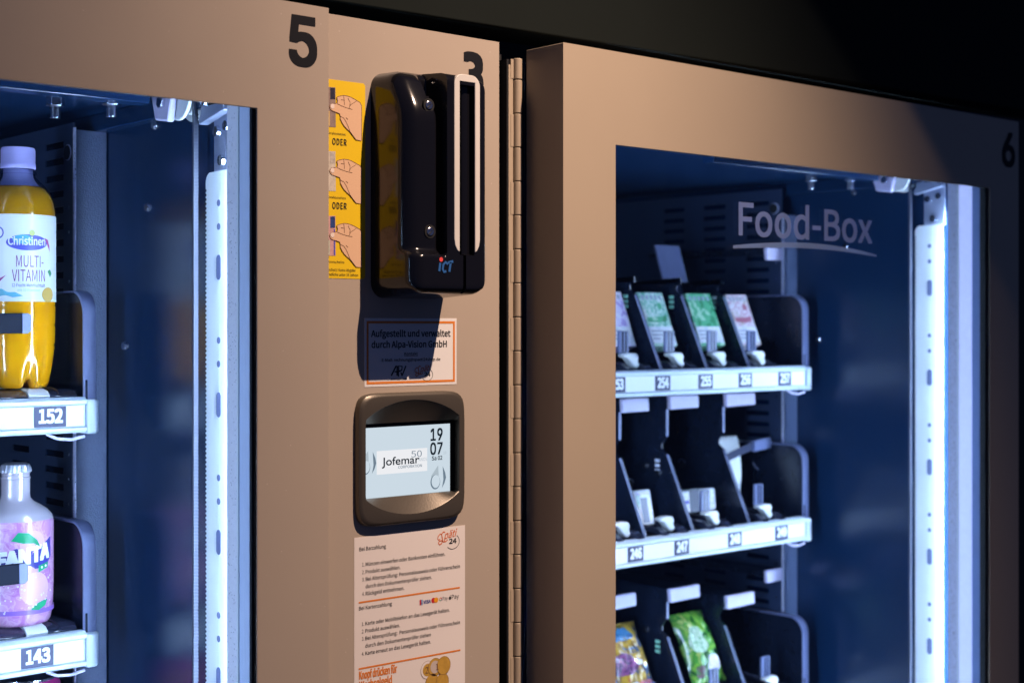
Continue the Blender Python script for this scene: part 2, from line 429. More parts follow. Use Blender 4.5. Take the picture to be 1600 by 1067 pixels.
ZT, ZB = 1.825, .08
def machine(ox, oy, label, paint, number, numspec, six):
    x = lambda v: v+ox
    y = lambda v: v+oy
    base = (x(.311), y(.40), 0.0)
    root = thing('vending_machine', base, label, 'vending machine', 'glass fronted vending machines')
    # cabinet shell: left, right, back, top, bottom walls (dark inside, painted outside edge)
    sh = MB()
    sh.box(x(-.122), x(-.085), y(.062), y(.84), ZB-.04, 1.815)
    sh.box(x(.7045), x(.742), y(.062), y(.84), ZB-.04, 1.815)
    sh.box(x(-.085), x(.7045), y(.80), y(.84), ZB-.04, 1.815)
    sh.box(x(-.085), x(.7045), y(.062), y(.80), 1.762, 1.815)
    sh.box(x(-.085), x(.7045), y(.062), y(.80), ZB-.04, ZB+.08)
    sh.build('cabinet', BLACKMETAL, root, bevel=.0015)
    for fx in (-.09, .71):
        for fy in (.10, .80): MB().cyl((x(fx), y(fy), 0), (x(fx), y(fy), ZB-.041), .018, 16).build('foot', RUBBER, root)
    # ribs under the ceiling
    rb = MB(); rb.box(x(.690), x(.7043), y(.10), y(.79), 1.744, 1.7618)
    rb.build('ceiling_rail', BLACKMETAL, root, bevel=.001)
    MB().box(x(.30), x(.66), y(.17), y(.19), 1.750, 1.7618).build('ceiling_rib', BLACKMETAL, root, bevel=.001)
    # slotted side sheet with front post
    slots = [(y(.377), y(.422)), (y(.465), y(.510)), (y(.553), y(.598))]
    slotted_panel(MB(), x(.668), .0015, y(.352), y(.78), ZB+.09, 1.752, slots, .0172, ZB+.1).build('slotted_side_sheet', SLOTMETAL, root)
    MB().box(x(.6675), x(.7035), y(.3495), y(.3515), ZB+.09, 1.7445 if not six else 1.712).build('corner_post', POSTMETAL, root, bevel=.0006)
    MB().box(x(.6665), x(.6685), y(.3475), y(.3512), ZB+.09, 1.7465 if not six else 1.714).build('post_edge', ALU, root)
    rv = MB().cyl((x(.6672), y(.362), 1.69), (x(.6681), y(.362), 1.69), .0016, 8).build('rivet', STEEL, root)
    for k in range(1, 28): clone(rv, (0, 0, -k*.0172*1.5))
    MB().cyl((x(.6674), y(.366), 1.722), (x(.6681), y(.366), 1.722), .0085, 24).build('hole_plug', ALU, root)
    MB().cyl((x(.6670), y(.3672), 1.722), (x(.6675), y(.3672), 1.722), .0075, 24).build('hole_plug_face', BLK, root)
    # door frame
    df = MB()
    O = [(x(-.125),ZB),(x(.747),ZB),(x(.747),ZT),(x(-.125),ZT)]
    def inn(d): return [(x(-.125)+d,ZB+d),(x(.747)-d,ZB+d),(x(.747)-d,ZT-d),(x(-.125)+d,ZT-d)]
    I = [(x(-.050),.36),(x(.673),.36),(x(.673),1.728),(x(-.050),1.728)]
    P3 = lambda q, yy: [(p[0], yy, p[1]) for p in q]
    df.loops([P3(O, y(0)), P3(I, y(0)), P3(I, y(.0022)), P3(inn(.002), y(.0022)), P3(inn(.002), y(.056)), P3(O, y(.056)), P3(O, y(0))])
    door = df.build('door_frame', paint, root, bevel=.0014, seg=3)
    ip = MB(); ip.box(x(.6775), x(.7445), y(.0075), y(.0555), .30, 1.80); ip.build('door_light_block', BACKING, root)  # unseen dark backing added to stop lamp light leaking through the door
    ip = MB(); ip.box(x(-.1225), x(-.0545), y(.0075), y(.0555), .30, 1.80); ip.build('door_light_block', BACKING, root)
    ip = MB(); ip.box(x(-.0540), x(.6770), y(.0075), y(.0555), 1.752, 1.82); ip.build('door_light_block', BACKING, root)
    ip = MB(); ip.box(x(-.0540), x(.6770), y(.0075), y(.0555), .10, .345); ip.build('door_light_block', BACKING, root)
    # uprights beside the glass: gasket, profile, bright edge, spacer
    def ring(name, m, y0, y1, inset):
        for (xa, xb) in ((.6730-inset, .6772), (-.0542, -.0500+inset)):
            MB().box(x(xa), x(xb), y(y0), y(y1), .346, 1.7515).build(name, m, root)
    ring('glass_gasket', BLK, .0024, .0034, .0006); ring('glass_gasket', BLK, .0072, .0100 if not six else .0149, .0012)
    ring('frame_profile', UPRIGHT if not six else mat('blue_grey_upright', (.17,.24,.46), .4, var=.1, vscale=80), .0101 if not six else .0150, .0264, .0016)
    if six:
        ring('light_diffuser', mat('diffuser_strip', (.75,.77,.90), .5, emit=(.45,.50,1.0), estr=.55, var=.1, vscale=120), .0265, .0462, .0020)
        ring('bright_edge', RACKW, .0463, .0484, .0032)
        ring('spacer_bar', ALU, .0485, .064, .0024)
    else:
        ring('bright_edge', RACKW, .0265, .0290, .0030)
        ring('spacer_bar', SPACER, .0291, .0470, .0022)
    g = MB().box(x(-.0539), x(.6769), y(.0036), y(.0070), .3461, 1.7510)
    g.build('glass_pane', GLASS, root)
    # lamps behind the frame, left and right (plus a stud row on the visible strip)
    for X0, X1 in ((.6942, .7002), (-.0782, -.0722)):
        MB().box(x(X0), x(X1), y(.0675), y(.0760), .40, 1.70).build('led_lamp', LED, root)
        MB().box(x(X0)-.002, x(X1)+.002, y(.0640), y(.0672), .39, 1.71).build('lamp_holder', ALU, root)
    # rack plate on the side wall, lit by the lamp
    sp = serrated_plate(MB(), x(.7002), .0030, y(.092), y(.1365), .40, 1.685)
    plate = sp.build('rack_plate', RACKW, root)
    rh = MB().prism([(y(.112)+.0032*math.cos(t), 1.655+.0032*math.sin(t)) for t in [2*math.pi*i/12 for i in range(12)]], 'X', x(.6998), x(.7001)).build('rack_hole', GREYPL, plate)
    rs = MB().prism([(y(.112)+.0042*math.cos(t), 1.595+(.0075 if math.sin(t) > 0 else -.0075)+.0042*math.sin(t)) for t in [2*math.pi*(i+.5)/16 for i in range(16)]], 'X', x(.6998), x(.7001)).build('rack_slot', GREYPL, plate)
    clone(rh, (0, 0, -.022))
    for k in range(1, 6):
        clone(rh, (0, 0, -.128*k)); clone(rh, (0, 0, -.128*k-.022)); clone(rs, (0, 0, -.128*k))
    # zinc plate with screws above it, and the bracket
    zp = MB().box(x(.7005), x(.7040), y(.088), y(.1215), 1.684, 1.742).build('mounting_plate', ZINC, root, bevel=.0005)
    for (yy, zz) in ((.1145, 1.722), (.097, 1.7255), (.106, 1.694)):
        MB().cyl((x(.6975), y(yy), zz), (x(.7006), y(yy), zz), .0048, 16, .0056).build('screw', STEEL, zp, smooth=True)
        MB().box(x(.6970), x(.6976), y(yy)-.0006, y(yy)+.0006, zz-.0036, zz+.0036).build('screw_slot', BLK, zp)
    br = MB().prism([(y(.086),1.738),(y(.132),1.729),(y(.132),1.735),(y(.128),1.739),(y(.128),1.760),(y(.086),1.760)], 'X', x(.6900), x(.7003)).build('top_bracket', ZINC, root, bevel=.001)
    for (yy, zz) in ((.119, 1.7495), (.1025, 1.7535)):
        MB().cyl((x(.6870), y(yy), zz), (x(.6902), y(yy), zz), .0046, 16, .0054).build('screw', STEEL, br, smooth=True)
        MB().box(x(.6865), x(.6871), y(yy)-.0006, y(yy)+.0006, zz-.0034, zz+.0034).build('screw_slot', BLK, br)
    # pulley and lifting belt
    pu = MB()
    pu.cyl((x(.6800), y(.153), 1.756), (x(.6835), y(.153), 1.756), .0215, 40)
    pu.cyl((x(.6835), y(.153), 1.756), (x(.6955), y(.153), 1.756), .0150, 40)
    pu.cyl((x(.6955), y(.153), 1.756), (x(.6990), y(.153), 1.756), .0215, 40)
    pul = pu.build('belt_pulley', WHITEPL, root, smooth=True, bevel=.0008)
    MB().prism([(y(.150),1.7615),(y(.192),1.7615),(y(.184),1.737),(y(.158),1.733)], 'X', x(.672), x(.6795)).build('pulley_holder', TABPL, pul, bevel=.002)
    MB().cyl((x(.668), y(.168), 1.752), (x(.6722), y(.168), 1.752), .006, 6).build('pulley_nut', STEEL, pul, bevel=.0005)
    bl = MB().box(x(.6872), x(.6918), y(.1360), y(.1385), .40, 1.757); z = 1.738
    while z > 1.05:
        bl.box(x(.6870), x(.6920), y(.1351), y(.1361), z, z+.0016); z -= .0032
    bl.build('toothed_belt', mat('belt_grey', (.045,.05,.075), .5), root)
    # ceiling bolts
    for (bx, by) in ((.637, .203), (.600, .245)):
        bo = MB().cyl((x(bx), y(by), 1.7618), (x(bx), y(by), 1.7600), .0125, 24).cyl((x(bx), y(by), 1.7600), (x(bx), y(by), 1.7500), .0090, 6).cyl((x(bx), y(by), 1.7500), (x(bx), y(by), 1.7385), .0048, 12)
        bo.build('hex_bolt', STEEL, root, bevel=.0006)
    for (wy, wz) in ((.245, 1.741), (.205, 1.749), (.26, 1.66), (.31, 1.52)):
        MB().cyl((x(.7020), y(wy), wz), (x(.7044), y(wy), wz), .0038, 14, .0048).build('screw', STEEL, root, smooth=True)
    # number on the door
    (nx0, nx1, nz0, nz1) = numspec
    text('door_number', number, nx0, nz0, y(-.0004), BLACKV, root, fitz=nz1-nz0, wd=nx1-nx0, bold=.026, font='I', label='black door number %s' % number)
    return root, x, y

M5, x5, y5 = machine(0.0, 0.0, 'beige vending machine numbered 5 with bottled drinks behind its glass, left', PAINT, '5', (.705, .7345, 1.769, 1.8143), False)
M6, x6, y6 = machine(1.139, -.023, 'tan vending machine numbered 6 with Food-Box lettering on its glass, right', PAINT6, '6', (1.842, 1.876, 1.7595, 1.808), True)

# ---- Food-Box lettering on the glass of machine 6
FROST = clear_mat('frosted_vinyl', (.62,.66,.78), rough=.4, ior=1.1)
def frost():
    m = bpy.data.materials.new('frosted_lettering'); m.use_nodes = True
    N = m.node_tree.nodes; L = m.node_tree.links; p = N['Principled BSDF']
    p.inputs['Base Color'].default_value = (.34,.42,.62,1); p.inputs['Roughness'].default_value = .6
    tl = N.new('ShaderNodeBsdfTranslucent'); tl.inputs[0].default_value = (.62,.74,1,1)
    tr = N.new('ShaderNodeBsdfTransparent')
    a = N.new('ShaderNodeMixShader'); a.inputs[0].default_value = .6; L.new(p.outputs[0], a.inputs[1]); L.new(tl.outputs[0], a.inputs[2])
    b = N.new('ShaderNodeMixShader'); b.inputs[0].default_value = .66; L.new(tr.outputs[0], b.inputs[1]); L.new(a.outputs[0], b.inputs[2])
    L.new(b.outputs[0], N['Material Output'].inputs[0]); return m
FROST = frost()
text('glass_lettering', 'Food-Box', 1.2887, 1.6436, y6(.0030), FROST, M6, h=.0495, wd=.255, bold=.017, label='pale frosted Food-Box lettering')
sw = []
for i in range(25):
    t = i/24; X = 1.279+t*.274
    sw.append((X, 1.6293+.0085*math.sin(t*math.pi*.78)-.0068*t*t))
MB().stroke(sw, [.0012+.0052*math.sin(math.pi*min(1,(i/24)*.9+.08))**.6 for i in range(25)], y6(.0030)).build('lettering_underline', FROST, M6)

# ---- product trays
LABELPL = mat('dark_label', (.035, .037, .085), .5)
LABELTX = mat('label_white', (.82, .83, .86), .5)
SLAT = mat('glossy_black_slat', (.020, .024, .045), .16, coat=.3, bump=.1, bscale=300)
def tray(root, x, y, zr, xr, labels, dividers, six, tabs=(), yf=.295, rh=.0345):
    """zr = bottom of the front rail; xr = right end (machine coordinates)"""
    xl = -.075; yb = .76
    zt = zr+rh
    base = MB(); base.box(x(xl), x(xr-.014), y(yf+.012), y(yb), zr+.010, zt-.004)
    t = base.build('product_tray', BLACKPL, root, bevel=.002)
    # front rail: top lip, bottom lip, insert, end cap
    prof = [(y(yf+.0125), zr), (y(yf+.002), zr), (y(yf-.0015), zr+.002), (y(yf-.0015), zr+.0050), (y(yf+.0015), zr+.0062), (y(yf+.0015), zt-.0068), (y(yf-.0015), zt-.0055), (y(yf-.0015), zt-.002), (y(yf+.003), zt+.001), (y(yf+.0125), zt+.001)]
    MB().prism(prof, 'X', x(xl), x(xr-.015)).build('front_rail', RAILW, t, smooth=True, ang=25)
    MB().box(x(xl), x(xr-.018), y(yf+.0004), y(yf+.0014), zr+.0068, zt-.0072).build('price_insert', PAPER, t)
    cap = [(x(xr-.0155), y(yf+.020)), (x(xr-.0155), y(yf-.003))]
    for i in range(9):
        a = R(i*90/8); cap.append((x(xr-.009)+.009*math.sin(a), y(yf+.006)-.009*math.cos(a)))
    cap += [(x(xr), y(yf+.020))]
    MB().prism(cap, 'Z', zr-.0015, zt-.0015).build('rail_end_cap', RAILW, t, bevel=.0025, seg=3, smooth=True)
    MB().tube([(x(xr-.055), y(yf+.004), zr), (x(xr-.045), y(yf+.002), zr-.005), (x(xr-.030), y(yf+.002), zr-.0065), (x(xr-.016), y(yf+.002), zr-.004)], .0016, 8).build('pull_loop', TABPL, t)
    # right side plate with a broad rounded front flange
    zp = zt+.1075; pl = []
    for i in range(9):
        a = R(i*90/8); pl.append((y(yf+.028)-.022*math.sin(a), zp-.022+.022*math.cos(a)))
    pl = [(y(.62), zp-.004), (y(.60), zp)] + pl + [(y(yf+.004), zt-.012), (y(.62), zt-.012)]
    MB().prism(pl, 'X', x(xr-.014), x(xr-.0115)).build('side_plate', BLACKPL, t)
    fl = []
    outer = [(y(.45), zp)]
    for i in range(13):
        a = R(i*90/12); outer.append((y(yf+.029)-.024*math.sin(a), zp-.023+.024*math.cos(a)))
    outer.append((y(yf+.0045), zt-.002))
    inner = [(p[0]+.0022 if k > 1 else p[0], p[1]-.0022 if k < len(outer)-2 else p[1]) for k, p in enumerate(outer)]
    MB().prism(outer+inner[::-1], 'X', x(xr-.016), x(xr-.002)).build('side_flange', GREYPL, t, bevel=.0006)
    if six:
        MB().box(x(xr-.0115), x(xr-.0095), y(yf+.0052), y(yf+.009), zt, zp-.02).build('flange_rib', BLACKPL, t)
    # labels with numbers
    for (lx, s) in labels:
        wl = .033 if not six else .030
        MB().box(lx-wl/2, lx+wl/2, y(yf-.0002), y(yf+.0003), zr+.0070, zt-.0074).build('number_label', LABELPL, t)
        text('label_number', s, lx-wl/2+.0045, zr+.0105, y(yf-.0004), LABELTX, t, fitz=.0148, wd=wl-.0080, bold=.038)
    # dividers
    for dx in dividers:
        zf = zt+.004
        q = [(y(.306), zf-.006), (y(.356), zf+.100), (y(.368), zf+.108), (y(.368), zf+.114), (y(.359), zf+.126)]
        tb = [b for b in tabs if abs(b[0]-dx) < .004]
        if tb:
            q += [(y(.359), tb[0][1]+.016), (y(.62), tb[0][1]+.016)]
        else:
            q += [(y(.359), zf+.118), (y(.62), zf+.118)]
        q += [(y(.62), zf-.006)]
        MB().prism(q, 'X', dx-.0009, dx+.0009).build('lane_divider', BLACKPL, t)
        MB().prism([q[0], q[1], (q[1][0]+.0025, q[1][1]), (q[0][0]+.0035, q[0][1])], 'X', dx-.0014, dx+.0014).build('divider_edge', EDGEPL, t)
        if tb:
            MB().prism([(y(.3575), zf+.126), (y(.3575), tb[0][1]), (y(.3592), tb[0][1]), (y(.3592), zf+.126)], 'X', dx-.0014, dx+.0014).build('upright_edge', EDGEPL, t)
    for (dx, tz, tw) in tabs:
        MB().prism([(dx, tz), (dx+tw, tz+.001), (dx+tw-.001, tz+.0195), (dx-.002, tz+.0195)], 'Y', y(.351), y(.358)).build('price_tab', TABPL, t, bevel=.0015)
        MB().box(dx, dx+tw*.9, y(.358), y(.60), tz+.010, tz+.0185).build('tab_arm', BLACKPL, t)
    return t

# ---- machine 5 trays
T1 = tray(M5, x5, y5, 1.4335, .670, [(.6171, '152'), (.512, '151'), (.407,'150')], [], False)
T2 = tray(M5, x5, y5, 1.1985, .670, [(.604, '143'), (.499, '142'), (.394,'141')], [], False)
T3 = tray(M5, x5, y5, .9635, .670, [(.604, '134')], [], False)
def conveyor(t, y, zt, lanes):
    for (xa, xb, xw) in lanes:
        # rounded nose of the lane's conveyor: glossy black slats with a white belt
        def nose(x0, x1, up, m, nm):
            pr = [(y(.312), zt-.003), (y(.308), zt+.002+up), (y(.314), zt+.0065+up), (y(.325), zt+.0085+up), (y(.50), zt+.0085+up), (y(.50), zt-.003)]
            MB().prism(pr, 'X', x0, x1).build(nm, m, t, bevel=.0008)
        nose(xa, xw-.0115, 0, SLAT, 'conveyor_slat')
        nose(xw-.0110, xw+.0110, .0012, WHITEPL, 'conveyor_belt')
        nose(xw+.0115, xb, 0, SLAT, 'conveyor_slat')
        for xx in (xa+.010, xb-.020): nose(xx, xx+.0015, .0018, BLACKPL, 'slat_rib')
conveyor(T1, y5, 1.468, [(.556, .652, .612), (.455, .553, .504)])
conveyor(T2, y5, 1.233, [(.556, .652, .610), (.455, .553, .504)])

# ================================================================== bottles
def wrap(mb, cx, cy, r, a_c):
    """bend a flat print (x = arc length about 0, z) round a bottle; a_c = facing angle from -Y towards +X"""
    def fn(p):
        a = a_c + p[0]/r
        q = r - p[1]
        return (cx + q*math.sin(a), cy - q*math.cos(a), p[2])
    return mb.map(fn)
def disc_grid(pts, n=6):
    """star-shaped polygon filled with rings so that it can be bent"""
    cx = sum(p[0] for p in pts)/len(pts); cz = sum(p[1] for p in pts)/len(pts); m = len(pts)
    vs = [(cx, 0, cz)]; fs = []
    for j in range(1, n+1):
        vs += [(cx+(p[0]-cx)*j/n, 0, cz+(p[1]-cz)*j/n) for p in pts]
    for i in range(m): fs.append((0, 1+i, 1+(i+1) % m))
    for j in range(n-1):
        for i in range(m):
            k = (i+1) % m; fs.append((1+j*m+i, 1+j*m+k, 1+(j+1)*m+k, 1+(j+1)*m+i))
    return MB().add(vs, fs)

# --- juice bottle
bx, by, bz = .6075, y5(.350), 1.4772
JB = thing('juice_bottle', (bx, by, bz), 'yellow multivitamin juice bottle with pale lilac cap on the 152 shelf', 'bottle')
JUICE = mat('yellow_juice', (.86, .36, .002), .12, coat=.7, spec=.6, sss=.12, var=.05, vscale=25)
CLEARPL = clear_mat('clear_pet', (.80, .84, .97), rough=.06, ior=1.8)
LILAC = mat('lilac_cap', (.50, .46, .86), .35, bump=.05)
n = 72; rows = []
prof = [(.020,.0), (.0285,.0015), (.0305,.006), (.0325,.016), (.0345,.030), (.0356,.042), (.0349,.044), (.0358,.047), (.0361,.062), (.0353,.064), (.0361,.067), (.0363,.082), (.0357,.084), (.0363,.087), (.0364,.174), (.0360,.180), (.0348,.187), (.0322,.194), (.0298,.1975), (.0272,.2010), (.0248,.2035)]
for r, z in prof:
    ring_ = []
    for i in range(n):
        a = 2*math.pi*i/n
        k = 1.0
        if z < .036:                                # petaloid foot
            k = 1 - .14*(1-z/.036)*max(0, math.cos(5*(a+.35)))**2
        zz = z + (0.010*max(0, math.cos(5*(a+.35)))**3*(1-min(1, z/.012)) if z < .012 else 0)
        ring_.append((bx+r*k*math.cos(a), by+r*k*math.sin(a), bz+zz))
    rows.append(ring_)
MB().loops(rows, True, True).build('juice_filled_body', JUICE, JB, smooth=True, ang=70)
sh = [(.0364,.1742), (.0360,.180), (.0349,.187), (.0324,.194), (.0290,.200), (.0245,.206), (.0195,.2105), (.0165,.2135), (.0160,.2165)]
MB().lathe(bx, by, [(r+.0004, bz+z) for r, z in sh], 64).build('clear_shoulder', CLEARPL, JB, smooth=True, ang=80)
MB().lathe(bx, by, [(.0215, bz+.2040), (.0170, bz+.2090), (.0146, bz+.2140), (.0143, bz+.2210)], 48).build('neck_inside', mat('neck_haze', (.34,.32,.52), .3, coat=.5), JB, smooth=True)
MB().lathe(bx, by, [(.0178, bz+.2165), (.0178, bz+.2185), (.0155, bz+.219), (.0155, bz+.222)], 48).build('neck_ring', CLEARPL, JB, smooth=True)
cp = MB(); rows = []
for r, z in [(.0166,.2215), (.0172,.2222), (.0172,.2265), (.0168,.2270), (.0168,.2405), (.0158,.2430), (.0,.2432)]:
    rows.append([(bx+(r-(.00025 if i % 2 and .2266 < z < .241 else 0))*math.cos(2*math.pi*i/120), by+(r-(.00025 if i % 2 and .2266 < z < .241 else 0))*math.sin(2*math.pi*i/120), bz+z) for i in range(120)])
cp.loops(rows).build('screw_cap', LILAC, JB, smooth=True, ang=50)
rl = .0368; lab_a = R(-11)
lb = MB().lathe(bx, by, [(rl-.0003, bz+.0875), (rl, bz+.0877), (rl, bz+.1738), (rl-.0003, bz+.174)], 96)
LABW = mat('label_paper', (.80, .81, .84), .35, var=.03, vscale=50)
lab = lb.build('paper_label', LABW, JB, smooth=True)
def bent(nm, mb, m, parent, r, a_c=lab_a, cx=bx, cy=by):
    return wrap(mb, cx, cy, r, a_c).build(nm, m, parent, recalc=False)
VIO = mat('violet_print', (.10, .10, .50), .4); TEAL = mat('teal_print', (.10,.42,.55), .4); PLUM = mat('plum_print', (.20,.05,.18), .4)
GRN = mat('green_print', (.05,.30,.12), .4); ORN = mat('orange_print', (.62,.40,.10), .4); MAG = mat('magenta_print', (.40,.06,.25), .4); WHP = mat('white_print', (.85,.86,.9), .4)
lz = bz
bent('brand_oval', disc_grid(circle(.002, lz+.1460, .0212, 40, .0079)), VIO, lab, rl+.0002)
bent('brand_oval_tint', disc_grid(circle(-.003, lz+.1490, .010, 30, .0045)), TEAL, lab, rl+.00032)
bent('brand_lettering', text('t', 'Christinen', -.0172, lz+.1435, 0, None, None, h=.0105, wd=.038, bold=.02, build=False), WHP, lab, rl+.0005)
bent('fruit_print', disc_grid(circle(.006, lz+.1555, .0030, 16, .0030)), mat('lime_print', (.45,.50,.12), .4), lab, rl+.0003)
bent('title_lettering', text('t', 'MULTI-', -.0095, lz+.1215, 0, None, None, fitz=.0115, wd=.028, build=False), PLUM, lab, rl+.0003)
bent('title_lettering', text('t', 'VITAMIN', -.0135, lz+.1075, 0, None, None, fitz=.0115, wd=.034, build=False), PLUM, lab, rl+.0003)
bent('small_lettering', text('t', '12-Frucht-Mehrfruchtsaft', -.0135, lz+.1020, 0, None, None, h=.0042, wd=.034, bold=.01, build=False), VIO, lab, rl+.0003)
bent('small_lettering', text('t', 'mit 10 Vitaminen', -.0080, lz+.0975, 0, None, None, h=.0036, wd=.022, build=False), TEAL, lab, rl+.0003)
bent('fruit_print', disc_grid([(.020,lz+.151),(.0245,lz+.1495),(.027,lz+.143),(.0275,lz+.137),(.0255,lz+.141)]), MAG, lab, rl+.0003)
bent('leaf_print', disc_grid([(.024,lz+.118),(.028,lz+.120),(.031,lz+.116),(.028,lz+.112)]), GRN, lab, rl+.0003)
bent('fruit_print', disc_grid(circle(.025, lz+.0945, .0085, 24, .0075)), ORN, lab, rl+.00025)
bent('splash_print', disc_grid([(-.034,lz+.098),(-.024,lz+.100),(-.010,lz+.0965),(-.003,lz+.093),(-.012,lz+.0915),(-.034,lz+.0905)]), mat('aqua_print', (.15,.50,.62), .4), lab, rl+.00025)
bent('splash_print', disc_grid([(-.036,lz+.109),(-.026,lz+.110),(-.019,lz+.1135),(-.025,lz+.1075),(-.034,lz+.1060)]), MAG, lab, rl+.00028)
bent('round_emblem', disc_grid(circle(-.0275, lz+.1555, .0062, 30)), VIO, lab, rl+.00025)
bent('round_emblem_centre', disc_grid(circle(-.0275, lz+.1555, .0048, 30)), WHP, lab, rl+.0004)

# --- lilac soda bottle
fx, fy, fz = .6049, y5(.350), 1.2418
FB = thing('soda_bottle', (fx, fy, fz), 'lilac aluminium grape soda bottle with crown cap on the 143 shelf', 'bottle')
LILM = printed('lilac_aluminium', [(.52,.20,.46),(.60,.28,.52),(.68,.38,.58),(.62,.31,.53)], 70, .26, .5, 1.2)
bodyp = [(.030,.0), (.0325,.0012), (.0340,.004), (.0355,.012), (.0364,.022), (.0368,.040), (.0370,.100), (.0364,.1045), (.0345,.109), (.0300,.1138), (.0235,.1182), (.0172,.1218), (.0144,.1250), (.0138,.129), (.0138,.1445), (.0145,.1448), (.0145,.1465), (.0135,.147), (.0135,.1495), (.0142,.150), (.0142,.152)]
body = MB().lathe(fx, fy, [(r, fz+z) for r, z in bodyp], 72).build('bottle_body', LILM, FB, smooth=True, ang=50)
SILV = mat('silver_lilac', (.74, .66, .74), .25, metal=.4, coat=.3)
MB().lathe(fx, fy, [(r+.0002, fz+z) for r, z in bodyp[7:]], 72).build('silver_neck', SILV, FB, smooth=True, ang=50)
rows = []
for r, z, k in [(.0150,.1515,1), (.0150,.1550,.5), (.0136,.1590,0), (.0110,.1603,0), (0,.1605,0)]:
    rows.append([(fx+(r+k*.0008*math.cos(21*2*math.pi*i/168))*math.cos(2*math.pi*i/168), fy+(r+k*.0008*math.cos(21*2*math.pi*i/168))*math.sin(2*math.pi*i/168), fz+z) for i in range(168)])
cc = MB().loops(rows).build('crown_cap', mat('crown_silver', (.62,.63,.72), .3, metal=.6, speck=((.15,.16,.25), 420, .3)), FB, smooth=True)
rf = .0370; fa_ = R(-5)
BLUEP = mat('deep_blue_print', (.035,.035,.26), .35); GREENP = mat('leaf_green_print', (.01,.32,.13), .35)
LITEP = mat('light_lilac_print', (.70,.40,.66), .35); DEEPL = mat('purple_print', (.26,.12,.48), .35)
fb = lambda nm, mb, m, dr=.0002: bent(nm, mb, m, body, rf+dr, fa_, fx, fy)
fb('orange_disc_print', disc_grid(circle(.006, fz+.082, .0135, 40)), LITEP)
fb('word_backing', disc_grid([(-.040,fz+.0725),(-.012,fz+.0785),(.010,fz+.0825),(.029,fz+.087),(.030,fz+.068),(.022,fz+.0585),(.010,fz+.0575),(-.014,fz+.0545),(-.040,fz+.0520)]), BLUEP, .0004)
fb('word_lettering', text('t', 'FANTA', -.0300, fz+.0585, 0, None, None, fitz=.0165, wd=.0565, bold=.06, build=False, slope=.14), WHP, .0007)
fb('leaf_print', disc_grid([(-.016,fz+.0865),(-.009,fz+.0945),(.001,fz+.0935),(.010,fz+.086),(.0135,fz+.079),(.006,fz+.083),(-.004,fz+.0835)]), GREENP, .0008)
fb('badge_print', disc_grid([(.0115,fz+.0600),(.0245,fz+.0628),(.0235,fz+.0570),(.0115,fz+.0535)]), GREENP, .0009)
for q in (.0155, .0205): fb('badge_dot', disc_grid(circle(q, fz+.0582+(q-.0155)*.2, .0013, 12)), WHP, .0011)
fb('orange_disc_print', disc_grid(circle(.0085, fz+.0375, .0165, 40)), mat('pale_lilac_print', (.74,.42,.62), .35), .0002)
fb('leaf_print', disc_grid([(.003,fz+.0175),(.009,fz+.0225),(.017,fz+.0250),(.0235,fz+.0255),(.020,fz+.0195),(.012,fz+.0160)]), GREENP, .0006)
fb('base_band', MB().grid([[(-.11+.22*i/60, 0, fz+.0125+.0045*j) for i in range(61)] for j in range(2)]), DEEPL, .0000)
dr_ = MB(); rnd = random.Random(3)
for k in range(46):
    cx_, cz_ = rnd.uniform(-.045,.030), fz+rnd.uniform(.014,.052); r_ = rnd.uniform(.0004,.0012)
    dr_.add([(p[0], 0, p[1]) for p in circle(cx_, cz_, r_, 8)], [tuple(range(8))])
fb('bubble_print', dr_, mat('bubble_lilac', (.75,.66,.90), .3), .0009)

# --- magenta can below
cx_, cy_, cz_ = .617, y5(.352), 1.0072
MC = thing('drink_can', (cx_, cy_, cz_), 'magenta drink can with gold lettering just below the 143 shelf', 'can')
MB().lathe(cx_, cy_, [(.026, cz_), (.030, cz_+.003), (.0335, cz_+.010), (.0335, cz_+.168), (.0325, cz_+.172), (.0300, cz_+.176)], 64).build('can_body', mat('magenta_foil', (.50,.035,.22), .3, metal=.3, coat=.4, var=.15, vscale=40), MC, smooth=True)
MB().lathe(cx_, cy_, [(.0300, cz_+.1762), (.0305, cz_+.1785), (.0285, cz_+.1785), (.0275, cz_+.1755)], 64).build('can_rim', STEEL, MC, smooth=True)
bent('gold_lettering', text('t', 'Sex on the Beach', -.036, cz_+.1535, 0, None, None, h=.0125, wd=.072, shear=.25, bold=.012, build=False), mat('gold_print', (.75,.52,.12), .3, metal=.5), MC, .0339, R(-6), cx_, cy_)
bent('gold_band', MB().grid([[(-.05+.1*i/40, 0, cz_+.1475+.0012*j) for i in range(41)] for j in range(2)]), MATS['gold_print'], MC, .0337, R(-6), cx_, cy_)

# --- product stops in front of the bottles
for (zc, xe) in ((1.5425, .601), (1.297, .598)):
    st = MB().prism([(.51, zc-.0095), (xe-.003, zc-.0095), (xe, zc-.0065), (xe, zc+.0085), (xe-.003, zc+.0105), (.51, zc+.0105)], 'Y', y5(.304), y5(.3085))
    s_ = st.build('stop_arm', mat('stop_plastic', (.004,.007,.018), .5, spec=.12), T1 if zc > 1.4 else T2, bevel=.001)
    MB().prism([(xe-.009, zc-.0095), (xe-.003, zc-.0095), (xe, zc-.0065), (xe, zc+.0085), (xe-.003, zc+.0105), (xe-.009, zc+.0105)], 'Y', y5(.3028), y5(.3039)).build('stop_tip', GREYPL, T1 if zc > 1.4 else T2, bevel=.0008)

